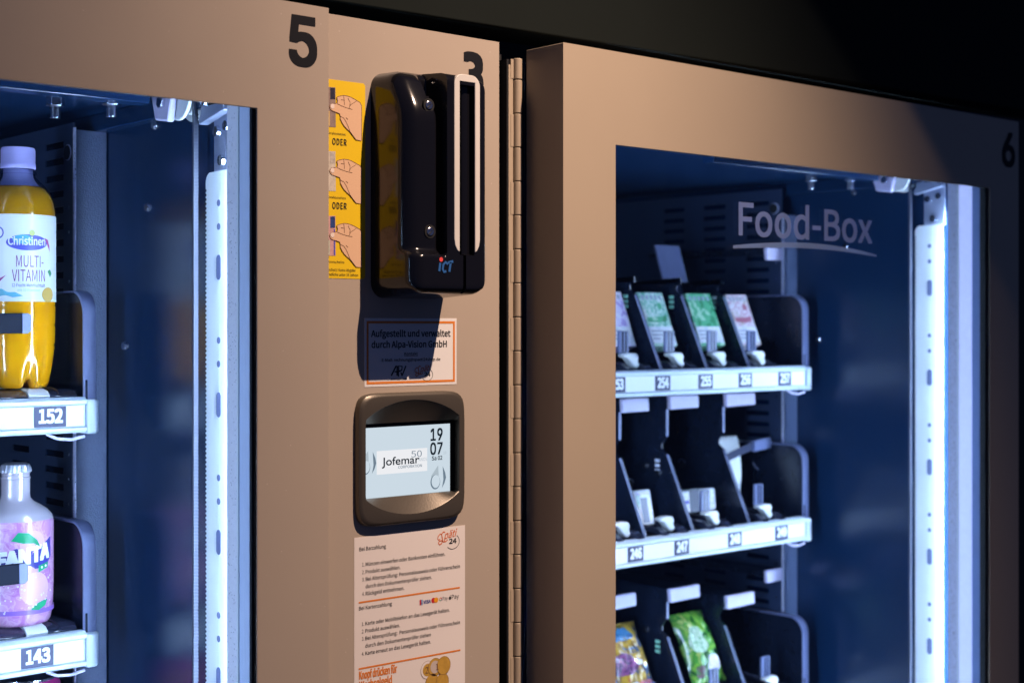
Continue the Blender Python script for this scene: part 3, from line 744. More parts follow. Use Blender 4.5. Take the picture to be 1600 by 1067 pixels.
# ================================================================== machine 6 trays and goods
TA = tray(M6, x6, y6, 1.4455, .669, [(1.390,'253'), (1.478,'254'), (1.566,'255'), (1.652,'256'), (1.742,'257')], [1.400, 1.490, 1.585, 1.678], True, tabs=[(1.772, 1.641, .058)])
TB = tray(M6, x6, y6, 1.2185, .669, [(1.340,'245'), (1.4248,'246'), (1.5163,'247'), (1.6287,'248'), (1.7345,'249')], [1.360, 1.459, 1.5555, 1.678], True, tabs=[(1.459, 1.4205, .052), (1.5555, 1.4215, .060), (1.678, 1.4210, .066)])
TC = tray(M6, x6, y6, .9580, .669, [(1.44,'238'), (1.56,'239'), (1.68,'240')], [1.430, 1.556, 1.680], True, tabs=[(1.430, 1.150, .055), (1.556, 1.146, .062), (1.680, 1.121, .062), (1.772, 1.149, .058)])
def lane_stop(t, xc, zt, dark=True):
    y = y6
    # sloping black guide rails, white foot and dark upright
    MB().prism([(y(.298), zt+.001), (y(.46), zt+.012), (y(.46), zt+.016), (y(.312), zt+.010)], 'X', xc-.024, xc-.012).build('guide_rail', SLAT, t, bevel=.001)
    MB().prism([(y(.298), zt+.001), (y(.46), zt+.012), (y(.46), zt+.016), (y(.312), zt+.010)], 'X', xc+.014, xc+.028).build('guide_rail', SLAT, t, bevel=.001)
    rnd = random.Random(int(xc*1e4))
    ft = [(xc-.018, zt+.022), (xc-.006, zt+.024), (xc+.008, zt+.0235), (xc+.012, zt+.019), (xc+.0105, zt+.012), (xc+.014, zt+.007), (xc+.008, zt+.002), (xc+.002, zt+.004), (xc-.003, zt+.011), (xc-.009, zt+.017), (xc-.017, zt+.019)]
    MB().prism(ft, 'Y', y(.312), y(.324)).build('white_foot', WHITEPL, t, bevel=.0018)
    if dark:
        MB().box(xc-.020, xc-.001, y(.318), y(.3225), zt+.0235, zt+.0540).build('stop_upright', GREYPL, t, bevel=.0012)
        MB().box(xc-.0145, xc-.0125, y(.3172), y(.3181), zt+.025, zt+.053).build('upright_rib', BLACKPL, t)
        MB().box(xc-.0085, xc-.0065, y(.3172), y(.3181), zt+.025, zt+.053).build('upright_rib', BLACKPL, t)
for xc in (1.437, 1.528, 1.618, 1.706): lane_stop(TA, xc, 1.480)
for xc in (1.420, 1.508, 1.603, 1.722): lane_stop(TB, xc, 1.253, dark=(xc > 1.55))
for xc in (1.49, 1.622, 1.738): lane_stop(TC, xc, .9960)

def tilted(mb, xc, yc, zc, tilt, yaw=0, roll=0):
    Mx = Matrix.Translation((xc, yc, zc)) @ Matrix.Rotation(R(yaw), 4, 'Z') @ Matrix.Rotation(R(roll), 4, 'Y') @ Matrix.Rotation(R(-tilt), 4, 'X')
    return mb.map(lambda p: Mx @ Vector(p))
def carton(x0, x1, label, top, low, accent, edge, h=.082, dep=.024):
    wd = x1-x0; xc = (x0+x1)/2; yb = y6(.3385); zb = 1.5125; til = 22
    root = thing('food_carton', (xc, yb, zb), label, 'carton', 'tilted cartons on the upper shelf')
    T = lambda mb: tilted(mb, xc, yb, zb, til)
    b = T(MB().box(-wd/2, wd/2, 0, dep, 0, h)).build('carton_body', edge, root, bevel=.0012)
    T(MB().flat([(-wd/2+.001, h*.36), (wd/2-.001, h*.36), (wd/2-.001, h-.001), (-wd/2+.001, h-.001)], -.0003)).build('upper_print', top, root)
    T(MB().flat([(-wd/2+.001, .004), (wd/2-.001, .004), (wd/2-.001, h*.36), (-wd/2+.001, h*.36)], -.0003)).build('lower_print', low, root)
    T(MB().flat(circle(wd*.22, h*.74, .0050, 20), -.0006)).build('picture_dot', accent, root)
    T(MB().flat([(-wd*.40, h*.45), (wd*.0, h*.43), (wd*.36, h*.46), (wd*.40, h*.57), (wd*.12, h*.54), (-wd*.40, h*.53)], -.0006)).build('picture_band', accent, root)
    st = MB()
    for k in range(5): st.box(-wd*.40+k*wd*.17, -wd*.40+k*wd*.17+wd*.10, -.0007, -.0004, h*.86, h*.94)
    for k in range(3): st.box(-wd*.40, -wd*.40+wd*(.5-.1*k), -.0007, -.0004, h*(.26-.07*k), h*(.29-.07*k))
    T(st).build('print_lines', mat('grey_print', (.35,.38,.48), .5), root)
    return root
PW = printed('carton_white', [(.80,.80,.84),(.70,.72,.80),(.84,.82,.84),(.55,.60,.70)], 130)
PG = printed('carton_mint', [(.10,.40,.26),(.62,.78,.70),(.30,.60,.45),(.80,.84,.80)], 95); PGG = printed('carton_green', [(.03,.26,.10),(.10,.45,.22),(.45,.70,.50)], 80)
PV = printed('carton_lilac', [(.42,.30,.66),(.70,.62,.82),(.80,.76,.84)], 90); PP = printed('carton_pink', [(.74,.66,.70),(.60,.36,.44),(.80,.74,.78),(.50,.40,.34)], 100)
REDP = mat('carton_red', (.42,.12,.18), .4)
carton(1.419, 1.472, 'lilac and white food carton cut off by the tan door frame', PV, PW, PV, PV)
carton(1.504, 1.556, 'white carton with mint green print between two black dividers', PG, PW, PGG, PG)
carton(1.604, 1.660, 'green carton with white lower half above label 255', PGG, PW, PGG, PGG)
carton(1.694, 1.742, 'white and pink carton, rightmost on the upper shelf', PP, PW, REDP, PP)
# tilted grey-blue pusher plates
for (t, xc, yy, zc, h, wd) in ((TA, 1.668, .430, 1.565, .105, .056), (TA, 1.768, .40, 1.520, .070, .062)):
    tilted(MB().box(-wd/2, wd/2, 0, .004, 0, h), xc, y6(yy), zc, 18).build('pusher_plate', GREYPL, t, bevel=.002)
# loose parts on dividers: bolts and print dots
for (t, dx, yy, zz) in ((TA,1.490,.40,1.575),(TA,1.585,.40,1.575),(TA,1.678,.40,1.575),(TB,1.459,.40,1.335),(TB,1.5555,.40,1.338),(TB,1.5555,.375,1.33),(TC,1.556,.40,1.10),(TC,1.680,.40,1.105)):
    MB().cyl((dx-.0042, y6(yy), zz), (dx-.0008, y6(yy), zz), .0042, 12).build('divider_screw', STEEL, t, smooth=True)
DOTG = mat('mint_mark', (.30,.70,.50), .4); DOTW = mat('pale_mark', (.75,.75,.85), .4)
for (t, dx, zz, mm) in ((TA,1.490,1.580,DOTG),(TA,1.585,1.580,DOTG),(TA,1.678,1.580,DOTW),(TB,1.5555,1.345,DOTW),(TC,1.556,1.085,DOTG)):
    for k in range(3):
        MB().box(dx-.00125, dx-.00095, y6(.372), y6(.381), zz-.007*k, zz-.007*k+.0045).build('printed_mark', mm, t)
for (t, dx, yy, zz, rr_) in ((TA,1.585,.43,1.54,.006),(TB,1.459,.43,1.30,.007),(TB,1.5555,.43,1.31,.006),(TB,1.678,.44,1.33,.007),(TC,1.680,.415,1.075,.008),(TC,1.556,.44,1.05,.006)):
    MB().cyl((dx-.0013, y6(yy), zz), (dx-.00095, y6(yy), zz), rr_, 20).build('punched_hole', BLK, t)
    MB().tube([(dx-.0012, y6(yy)+rr_*1.08*math.cos(R(q)), zz+rr_*1.08*math.sin(R(q))) for q in range(20, 161, 20)], .0006, 6).build('hole_rim', EDGEPL, t)
# wire hooks
for (dx, zz) in ((1.5555, 1.372), (1.5555, 1.333), (1.459, 1.366)):
    MB().tube([(dx+.012, y6(.44), zz), (dx+.032, y6(.44), zz), (dx+.036, y6(.44), zz+.004), (dx+.036, y6(.44), zz+.014)], .0016, 8).build('wire_hook', GREYPL, TB)

# goods on the middle tray
def pack(name, label, xc, yy, zc, wd, dep, h, m, tilt=0, yaw=0, group=None, extra=()):
    root = thing(name, (xc, y6(yy), zc), label, 'package', group)
    tilted(MB().box(-wd/2, wd/2, 0, dep, 0, h), xc, y6(yy), zc, tilt, yaw).build('pack_body', m, root, bevel=.0025)
    for (nm, x0, x1, z0, z1, mm) in extra:
        tilted(MB().flat([(x0*wd, z0*h), (x1*wd, z0*h), (x1*wd, z1*h), (x0*wd, z1*h)], -.0004), xc, y6(yy), zc, tilt, yaw).build(nm, mm, root)
    return root
pack('small_pack', 'small upright white pack with dark oval window behind label 246', 1.500, .345, 1.262, .034, .022, .050, PW, tilt=12,
     extra=(('pack_window', -.18, .2, .08, .78, mat('window_dark', (.06,.07,.14), .3)), ('pack_print', -.4, -.25, .5, .9, PG), ('pack_print', -.4, .4, .86, .93, PV)))
pack('flat_box', 'white box with black strap lying on the middle shelf', 1.612, .350, 1.272, .082, .040, .031, PW, tilt=6,
     extra=(('black_strap', -.20, .06, -.02, 1.02, mat('strap_black', (.03,.035,.07), .4)), ('box_print', .12, .3, .3, .5, mat('grey_print', (.35,.38,.48), .5)), ('box_stripe', -.48, -.22, .40, .56, VIO)))
# white pouch with a black band
PO = thing('white_pouch', (1.722, y6(.36), 1.262), 'white tapered pouch held by a black band, middle shelf', 'pouch')
pm = MB(); rows = []
for k, (z, hw, dp) in enumerate([(0,.006,.004),(.02,.012,.010),(.05,.019,.016),(.075,.023,.016),(.088,.026,.012),(.100,.027,.008),(.106,.026,.003)]):
    rows.append([(1.722+hw*math.cos(2*math.pi*i/28)*(1 if abs(math.cos(2*math.pi*i/28)) < .9 else 1.04)+.05*(z-.05), y6(.372)+dp*math.sin(2*math.pi*i/28)+z*.22, 1.266+z) for i in range(28)])
pm.loops(rows, True, True).build('pouch_body', WHITEPL, PO, smooth=True, ang=70)
MB().prism([(1.690, 1.3365), (1.754, 1.3520), (1.754, 1.3640), (1.690, 1.3475)], 'Y', y6(.366), y6(.3685)).build('black_band', MATS['strap_black'], PO)
MB().prism([(1.752, 1.3500), (1.792, 1.3530), (1.792, 1.3700), (1.752, 1.3660)], 'Y', y6(.360), y6(.366)).build('band_clip', GREYPL, PO, bevel=.001)
MB().stroke([(1.738,1.335),(1.745,1.327),(1.752,1.324)], .0018, y6(.352)).build('pouch_crease', MATS['strap_black'], PO)

# snack bags on the lower tray
def bag(label, xc, yy, zc, wd, h, tilt, film, roll=0):
    root = thing('snack_bag', (xc, y6(yy), zc), label, 'snack bag', 'snack bags on the lower shelf')
    nx, nz = 26, 34; ph = xc*40
    def bulge(u, v):
        b = max(0, (1-u**4))*math.sin(math.pi*min(1, max(0, v)))**.6*.017
        b += .0016*math.sin(9*u+15*v+ph)*math.sin(11*v)*(1-abs(u)**3)
        b += .0011*math.sin(23*u-9*v+ph)*math.sin(math.pi*v)*(1-abs(u)**2)     # creases in the film
        b += .0009*math.sin(30*u+ph)*max(0, 1-v*7)+.0009*math.sin(30*u)*max(0, 1-(1-v)*7)
        return b
    shape = lambda u, v, sgn, lift=0: (u*wd/2*(1-.05*math.sin(math.pi*v)), sgn*(bulge(u, v)+lift), v*h)
    mb = MB()
    for sgn in (-1, 1):
        mb.grid([[shape(i/nx*2-1, j/nz, sgn) for i in range(nx+1)] for j in range(nz+1)])
    tilted(mb, xc, y6(yy), zc, tilt, 0, roll).build('bag_film', film, root, smooth=True, ang=80)
    def patch(nm, m, cu, cv, ru, rv, n=24, lift=.0004, wob=.15):
        pts = [(cu+ru*math.cos(2*math.pi*i/n)*(1+wob*math.sin(3*2*math.pi*i/n+cu*9)), cv+rv*math.sin(2*math.pi*i/n)*(1+wob*math.cos(2*2*math.pi*i/n))) for i in range(n)]
        q = disc_grid(pts, 8).map(lambda p: shape(max(-.98, min(.98, p[0])), max(.01, min(.99, p[2])), -1, lift))
        tilted(q, xc, y6(yy), zc, tilt, 0, roll).build(nm, m, root, recalc=False)
    def letters(nm, m, s_, cu, cv, k):
        q = text('t', s_, cu, cv, 0, None, None, h=k, bold=.03, shear=.2, build=False).map(lambda p: shape(max(-.98, min(.98, p[0])), max(.01, min(.99, p[2])), -1, .0009-p[1]))
        tilted(q, xc, y6(yy), zc, tilt, 0, roll).build(nm, m, root, recalc=False)
    return patch, letters
GB = printed('green_bag', [(.012,.08,.015),(.06,.25,.03),(.20,.44,.05),(.07,.28,.04),(.40,.50,.12)], 38, .22, .5, 1.0)
patch, letters = bag('bright green snack bag leaning between dividers on the lower shelf', 1.640, .352, 1.018, .072, .108, 27, GB)
patch('pale_patch', printed('pale_green_print', [(.25,.45,.25),(.52,.68,.50),(.36,.56,.34)], 120), -.30, .58, .42, .22)
patch('white_patch', printed('white_pack_print', [(.80,.78,.80),(.66,.58,.66),(.84,.84,.86)], 150), .30, .24, .40, .13, lift=.0006)
patch('dark_patch', printed('dark_pack_print', [(.05,.08,.05),(.20,.10,.12),(.10,.22,.08)], 150), -.55, .16, .25, .09, lift=.0007)
YB = printed('yellow_bag', [(.06,.09,.14),(.30,.19,.03),(.50,.32,.04),(.40,.15,.04)], 32, .22, .5, 1.0)
patch, letters = bag('yellow, blue and red snack bag beside the tan frame, lower shelf', 1.492, .350, 1.008, .078, .120, 26, YB)
patch('blue_patch', printed('blue_print', [(.02,.10,.24),(.06,.24,.46),(.14,.34,.50)], 60), -.25, .86, .75, .10)
patch('dark_patch', printed('plum_pack_print', [(.10,.03,.12),(.26,.08,.22),(.06,.02,.08)], 90), -.45, .50, .50, .15, lift=.0006)
patch('red_patch', printed('red_print', [(.40,.05,.07),(.58,.14,.14),(.30,.04,.06)], 80), .35, .18, .60, .12, lift=.0007)
patch('white_patch', MATS['white_pack_print'], -.30, .20, .36, .09, lift=.0010)
patch('logo_dot', WHP, .20, .50, .17, .045, lift=.0010)

# ================================================================== centre column with panel 3
YC = .020
COLM = thing('payment_column', (.857, .30, 0), 'narrow beige payment column numbered 3 between the two machines', 'payment column')
pf = rect_frame(MB(), .7480, .9660, .06, 1.8252, .7965, .9130, 1.374, 1.454, YC, .034)
pf.build('front_panel', PAINT, COLM, bevel=.0018, seg=3)
MB().box(.752, .955, .06, .80, .06, 1.80).build('column_body', BLACKMETAL, COLM)
text('panel_number', '3', .9189, 1.7660, YC-.0004, BLACKV, COLM, fitz=.0452, wd=.0264, bold=.030, font='B', label='black panel number 3 partly hidden by the reader')
for fx_ in (.77, .94):
    for fy_ in (.10, .74): MB().cyl((fx_, fy_, 0), (fx_, fy_, .0602), .015, 14).build('foot', RUBBER, COLM)
# dark gap: black jamb, rubber seal, hinge
MB().box(.9675, .9930, .048, .070, .06, 1.8200).build('black_jamb', BLK, COLM)
gs = MB().prism([(.9790+.0042*math.cos(2*math.pi*i/12), .0420+.0055*math.sin(2*math.pi*i/12)) for i in range(12)], 'Z', .07, 1.8215)
gs.build('rubber_seal', RUBBER, COLM, smooth=True)
MB().box(.9850, .9875, .030, .048, .07, 1.812).build('seal_lip', RUBBER, COLM)
# piano hinge of machine 6's door: knuckles one by one
HX, HY = 1.0035, .0345
MB().box(.9900, .9985, .0355, .0375, .10, 1.808).build('hinge_leaf', PAINT6, M6, bevel=.0005)
kn = None
zz = 1.8150; k = 0; hlen = .0218
while zz > 1.02:
    L_ = hlen if k == 0 else .0348
    if k == 0:
        o = MB().cyl((HX, HY, zz-L_+.0004), (HX, HY, zz), .0047, 24).build('hinge_knuckle', PAINT6, M6, bevel=.0008)
    elif kn is None:
        kn = MB().cyl((HX, HY, zz-L_+.0005), (HX, HY, zz-.0005), .0047, 24).build('hinge_knuckle', PAINT6, M6, bevel=.0006); kz = zz
    else:
        o = kn.copy(); COL.objects.link(o); o.parent = M6; o.location = (0, 0, zz-kz)
    if k % 2 == 0:
        MB().box(HX-.0085, HX-.002, HY+.0005, HY+.0030, zz-L_+.001, zz-.001).build('hinge_tongue', PAINT6, M6)
    zz -= L_; k += 1
MB().cyl((HX, HY, 1.0), (HX, HY, 1.8146), .0022, 12).build('hinge_pin', BLK, M6)
# small dark post seen above the gap
structure('post_behind', MB().box(1.035, 1.075, .20, .24, 1.60, 2.2), mat('dark_grey_post', (.05,.055,.06), .6))

# ---- yellow instruction sticker (its left side runs behind the door of machine 5)
YELM = mat('yellow_sticker', (.86, .58, .012), .45, var=.03, vscale=30)
SKIN = mat('skin_print', (.78, .50, .32), .5); LINE = mat('line_print', (.22,.11,.06), .5); NAIL = mat('nail_print', (.86,.72,.66), .5)
INK = mat('black_print', (.015,.015,.018), .5)
ST = thing('yellow_sticker', (.775, YC, 1.584), 'yellow sticker with three hands holding cards and ODER, left of the reader', 'sticker')
y0 = YC-.0003
pts = [(.7495,1.584), (.7995,1.5840), (.8012,1.586), (.8012,1.7560), (.7995,1.7580), (.7495,1.7672)]
pts = [(.7495,1.584), (.7995,1.5840), (.8012,1.586), (.8012,1.7635), (.7995,1.7655), (.7495,1.7655)]
MB().prism(pts, 'Y', y0, YC-.00002).build('sticker_sheet', YELM, ST)
hand = [(19.3,43.7),(22.9,45.0),(27.1,46.0),(31.3,45.9),(35.5,45.1),(40.4,43.3),(45.3,41.3),(47.3,38.5),(47.3,5.9),(41.0,6.4),(37.3,10.1),(33.7,13.5),(30.7,15.5),(27.9,17.7),(25.5,20.5),(23.4,23.9),(23.4,26.4),(22.7,28.7),(19.3,29.6),(16.3,30.2),(13.6,31.0),(12.0,32.6),(11.5,34.5),(12.4,36.3),(14.6,37.3),(17.5,37.5),(19.6,38.2),(20.3,40.8)]
lines = [[(19.3,43.7),(20.3,40.8),(19.9,37.8)],[(27.1,45.5),(27.7,41.5),(27.9,37.1)],[(27.7,41.5),(24.1,41.7)],[(31.9,44.0),(34.3,40.2),(33.7,35.7)],[(41.0,41.9),(34.9,38.3),(33.1,35.1)],[(19.9,37.6),(24.1,36.2),(30.1,34.8),(36.7,34.0)],[(23.4,26.4),(27.1,25.1),(29.5,22.3),(31.9,18.1),(34.3,13.3),(39.8,7.3)],[(29.5,25.8),(31.9,24.1)]]
nail = [(12.4,36.1),(14.6,37.1),(16.6,36.7),(16.6,33.5),(14.6,32.3),(12.6,33.6)]
CARDS = [((.30,.22,.20), (.03,.03,.06)), ((.62,.56,.48), (.50,.46,.42)), ((.62,.36,.36), (.03,.06,.22))]
for i in range(3):
    dz = 1.7062-.0585*i-(.0005 if i == 2 else 0)
    q = lambda P_: [(.7495+a/1000, dz+b/1000) for a, b in P_]
    cm, ck = CARDS[i]
    cd = MB().flat(q([(2,15.4),(18.6,15.9),(18.2,52.4),(2,51.5)]), y0-.0002).build('printed_card', mat('card_%s' % 'abc'[i], cm, .4, var=.35, vscale=260), ST)
    MB().flat(q([(12.5,41.0),(17.8,41.4),(17.6,51.8),(12.5,51.4)]), y0-.0003).build('card_photo', mat('card_dark_%s' % 'abc'[i], ck, .4, var=.6, vscale=300), cd)
    MB().flat(q([(2,16.2),(12,16.5),(12,30),(2,30)]), y0-.0003).build('card_field', mat('card_field_%s' % 'abc'[i], (.62,.45,.20) if i == 0 else (.66,.60,.52) if i == 1 else (.50,.55,.45), .4, var=.2, vscale=200), cd)
    if i == 2: MB().flat(q([(16.3,16.5),(17.8,16.5),(17.6,40),(16.3,40)]), y0-.0003).build('card_stripe', VIO, cd)
    hd = MB().flat(q(hand), y0-.0005).build('printed_hand', SKIN, ST)
    lm = MB()
    for l in lines: lm.stroke(q(l), .00042, y0-.0007)
    lm.stroke(q(hand+[hand[0]]), .00040, y0-.0007)
    lm.build('hand_outline', LINE, hd)
    MB().flat(q(nail), y0-.0008).build('thumb_nail', NAIL, hd)
    text('small_print', ('des Personalausweises', 'des Personalausweises', 'des Führerscheins')[i], .7500, dz+.0092, y0-.0003, INK, ST, h=.0030, wd=.0290 if i < 2 else .0275)
    if i < 2: text('oder_lettering', 'ODER', .7642, dz+.0000-(.0003), y0-.0003, INK, ST, fitz=.0062, wd=.0158, bold=.018, spacing=1.08)
text('small_print', 'Jugendschutz: Keine Abgabe', .7500, 1.5905, y0-.0003, INK, ST, h=.0036, wd=.0400)
text('small_print', 'an Jugendliche unter 18 Jahren', .7500, 1.5862, y0-.0003, INK, ST, h=.0036, wd=.0430)

# ---- ownership sticker
OW = thing('ownership_sticker', (.8556, YC, 1.4835), 'white sticker with orange border reading Aufgestellt und verwaltet, above the display', 'sticker')
STW = mat('sticker_white', (.80,.78,.78), .4, var=.015, vscale=30); ORB = mat('orange_border', (.74,.22,.03), .45)
MB().box(.8003, .9108, y0, YC-.00002, 1.4835, 1.5478).build('sticker_sheet', STW, OW, bevel=.0001)
bd = MB(); bx0, bx1, bz0, bz1, bt = .8027, .9084, 1.4860, 1.5450, .0022
rect = lambda a, b, c, d: [(a,c),(b,c),(b,d),(a,d)]
bd.flat(rect(bx0,bx1,bz1-bt,bz1), y0-.0002); bd.flat(rect(bx0,bx1,bz0,bz0+bt), y0-.0002); bd.flat(rect(bx0,bx0+bt,bz0+bt,bz1-bt), y0-.0002); bd.flat(rect(bx1-bt,bx1,bz0+bt,bz1-bt), y0-.0002)
bd.build('orange_border', ORB, OW)
text('text_line', 'Aufgestellt und verwaltet', .8078, 1.5303, y0-.0002, INK, OW, h=.0082, wd=.0950, bold=.020)
text('text_line', 'durch Alpa-Vision GmbH', .8083, 1.5200, y0-.0002, INK, OW, h=.0082, wd=.0900, bold=.020)
text('text_line', 'Kontakt', .8466, 1.5127, y0-.0002, INK, OW, h=.0036, wd=.0160, bold=.01)
MB().stroke([(.8464,1.5119),(.8628,1.5119)], .0004, y0-.0002).build('underline', INK, OW)
text('text_line', 'E-Mail: rechnung@spaeti24shop.de', .8201, 1.5070, y0-.0002, INK, OW, h=.0036, wd=.0700, bold=.012)
lg = MB()
lg.stroke([(.8312,1.4935),(.8368,1.5025),(.8382,1.5025),(.8380,1.4935)], .0016, y0-.0002)
lg.stroke([(.8350,1.4972),(.8390,1.4972)], .0012, y0-.0002)
lg.stroke([(.8395,1.4925),(.8400,1.5028),(.8440,1.5020),(.8436,1.4985),(.8402,1.4975)], .0014, y0-.0002)
lg.stroke([(.8440,1.4930),(.8425,1.4965),(.8440,1.4935),(.8485,1.5025)], .0014, y0-.0002)
lg.build('company_logo', INK, OW)
text('logo_lettering', 'ALPA-VISION GMBH', .8305, 1.4893, y0-.0002, INK, OW, h=.0020, wd=.0195, bold=.01)
def spaeti(root, xo, zo, k, m_or, m_ink):
    # script logo: swash strokes and slanted letters, number and broken ring
    s = MB(); f = lambda P_: [(xo+a*k, zo+b*k) for a, b in P_]
    s.stroke(f([(9.2,13.6),(7.0,14.0),(5.0,12.0),(5.6,9.2),(6.2,6.4),(5.0,3.2),(2.6,2.2),(1.2,3.6),(2.2,5.6),(5,6.0)]), 1.15*k, y0-.0002)
    s.stroke(f([(5.0,12.0),(3.2,12.4),(1.0,10.6),(.2,8.0),(1.6,6.6),(3.2,7.6)]), 1.0*k, y0-.0002)
    s.stroke(f([(5,6.0),(7.5,4.4),(10,4.6),(12.4,6.2)]), 1.0*k, y0-.0002)
    s.build('logo_swash', m_or, root)
    text('logo_lettering', 'päti', xo+7.6*k, zo+6.9*k, y0-.0002, m_or, root, h=9.2*k, wd=16.5*k, shear=.35, bold=.012, slope=.12)
    text('logo_number', '24', xo+14.2*k, zo+1.8*k, y0-.0002, m_ink, root, fitz=5.0*k, wd=9.0*k, bold=.03)
    rg = MB(); rg.stroke([(xo+18.5*k+8.2*k*math.cos(R(a)), zo+3.6*k+7.0*k*math.sin(R(a))) for a in range(-140, 60, 8)], .55*k, y0-.0002)
    rg.build('logo_ring', m_ink, root)
ORD = mat('red_orange_print', (.66,.16,.05), .5)
spaeti(OW, .8590, 1.4905, .00082, ORD, INK)

# ---- instruction sheet
IS = thing('instruction_sheet', (.855, YC, 1.13), 'white payment instruction sheet with orange rules below the display', 'instruction sheet')
SHP = mat('sheet_paper', (.80,.74,.72), .5, var=.02, vscale=25)
MB().box(.7888, .9214, y0, YC-.00002, 1.130, 1.3446).build('paper_sheet', SHP, IS)
def line(s, x0_, x1_, z, h=.0046, b=.007): text('text_line', s, x0_, z, y0-.0002, INK, IS, h=h, wd=x1_-x0_, bold=b)
line('Bei Barzahlung', .7945, .8250, 1.3318)
L1 = [('1.', 'Münzen einwerfen oder Banknoten einführen.', .8962, 1.3172), ('2.', 'Produkt auswählen.', .8418, 1.3102), ('3.', 'Bei Altersprüfung: Personalausweis oder Führerschein', .9147, 1.3034), ('', 'durch den Dokumentenprüfer ziehen.', .8796, 1.2966), ('4.', 'Rückgeld entnehmen.', .8464, 1.2900)]
for n_, s, xr_, z in L1:
    if n_: line(n_, .7976, .8002, z, b=.0)
    line(s, .8016, xr_, z)
MB().flat(rect(.7937,.9147,1.2833,1.2849), y0-.0002).build('orange_rule', ORB, IS)
line('Bei Kartenzahlung', .7940, .8320, 1.2770)
L2 = [('1.', 'Karte oder Mobiltelefon an das Lesegerät halten.', .9018, 1.2622), ('2.', 'Produkt auswählen.', .8412, 1.2553), ('3.', 'Bei Altersprüfung:  Personalausweis oder Führerschein', .9147, 1.2484), ('', 'durch den Dokumentenprüfer ziehen', .8785, 1.2414), ('4.', 'Karte erneut an das Lesegerät halten.', .8785, 1.2345)]
for n_, s, xr_, z in L2:
    if n_: line(n_, .7972, .7998, z, b=.0)
    line(s, .8012, xr_, z)
MB().flat(rect(.7937,.9155,1.2219,1.2235), y0-.0002).build('orange_rule', ORB, IS)
text('orange_heading', 'Knopf drücken für', .7940, 1.2130, y0-.0002, ORB, IS, h=.0098, wd=.0440, bold=.028)
text('orange_heading', 'Wechselgeld', .7940, 1.2035, y0-.0002, ORB, IS, h=.0098, wd=.0380, bold=.028)
spaeti(IS, .8868, 1.3262, .00102, ORD, INK)
# card marks
pz = 1.2728
REDM = mat('mark_red', (.55,.02,.03), .5); BLUM = mat('mark_blue', (.03,.06,.30), .5); YEM = mat('mark_amber', (.80,.34,.01), .5); LBL = mat('mark_light_blue', (.12,.35,.62), .5)
MB().flat(rect(.8650,.8668,pz,pz+.0052), y0-.0002).build('card_mark', REDM, IS)
MB().flat(rect(.8669,.8686,pz,pz+.0052), y0-.0002).build('card_mark', LBL, IS)
MB().flat(rect(.8672,.8684,pz+.0014,pz+.0022), y0-.0003).build('card_mark_bar', BLUM, IS)
text('card_lettering', 'VISA', .8697, pz+.0006, y0-.0002, BLUM, IS, fitz=.0036, wd=.0085, bold=.03, shear=.2)
MB().flat(circle(.8818, pz+.0027, .0026, 20), y0-.0002).build('card_mark', REDM, IS)
MB().flat(circle(.8850, pz+.0027, .0026, 20), y0-.0003).build('card_mark', YEM, IS)
for (a, b, mm) in ((20,110,REDM), (110,200,YEM), (200,290,GREENP), (290,370,BLUM)):
    MB().stroke([(.8907+.0014*math.cos(R(t)), pz+.0027+.0014*math.sin(R(t))) for t in range(a, b+1, 10)], .0007, y0-.0002).build('pay_mark', mm, IS)
text('pay_lettering', 'Pay', .8932, pz+.0010, y0-.0002, mat('grey_ink', (.12,.12,.13), .5), IS, h=.0052, wd=.0060)
MB().flat(circle(.9023, pz+.0024, .0015, 16, .0017), y0-.0002).build('pay_mark', INK, IS)
MB().flat([(.9023,pz+.0044),(.9028,pz+.0054),(.9032,pz+.0054),(.9028,pz+.0045)], y0-.0002).build('pay_mark_leaf', INK, IS)
text('pay_lettering', 'Pay', .9045, pz+.0010, y0-.0002, INK, IS, h=.0060, wd=.0090)
# printed coins
GOLD = mat('coin_gold_print', (.52,.30,.05), .5, var=.3, vscale=240); SILP = mat('coin_silver_print', (.55,.46,.42), .5, var=.15, vscale=200)
def coin(cx, cz, r, a, b, dy):
    c_ = MB().flat(circle(cx, cz, r, 32, r*1.05), y0-.0002-dy).build('printed_coin', a, IS)
    MB().stroke(circle(cx, cz, r, 32, r*1.05)+[(cx+r, cz)], .0003, y0-.00025-dy).build('coin_rim', LINE, c_)
    if b: MB().flat(circle(cx, cz, r*.70, 28, r*.74), y0-.0003-dy).build('coin_centre', b, c_)
    return c_
c_ = coin(.8745, 1.2095, .0082, SHP, GOLD, 0.0)
text('coin_digit', '2', .8715, 1.2065, y0-.0006, LINE, c_, fitz=.0062)
c_ = coin(.8835, 1.2110, .0082, GOLD, SILP, .0003)
text('coin_digit', '1', .8845, 1.2080, y0-.0009, LINE, c_, fitz=.0060)
coin(.8940, 1.2110, .0084, GOLD, None, .0006)
coin(.8800, 1.1965, .0080, GOLD, None, .0003)
coin(.8925, 1.1955, .0078, GOLD, None, .0005)

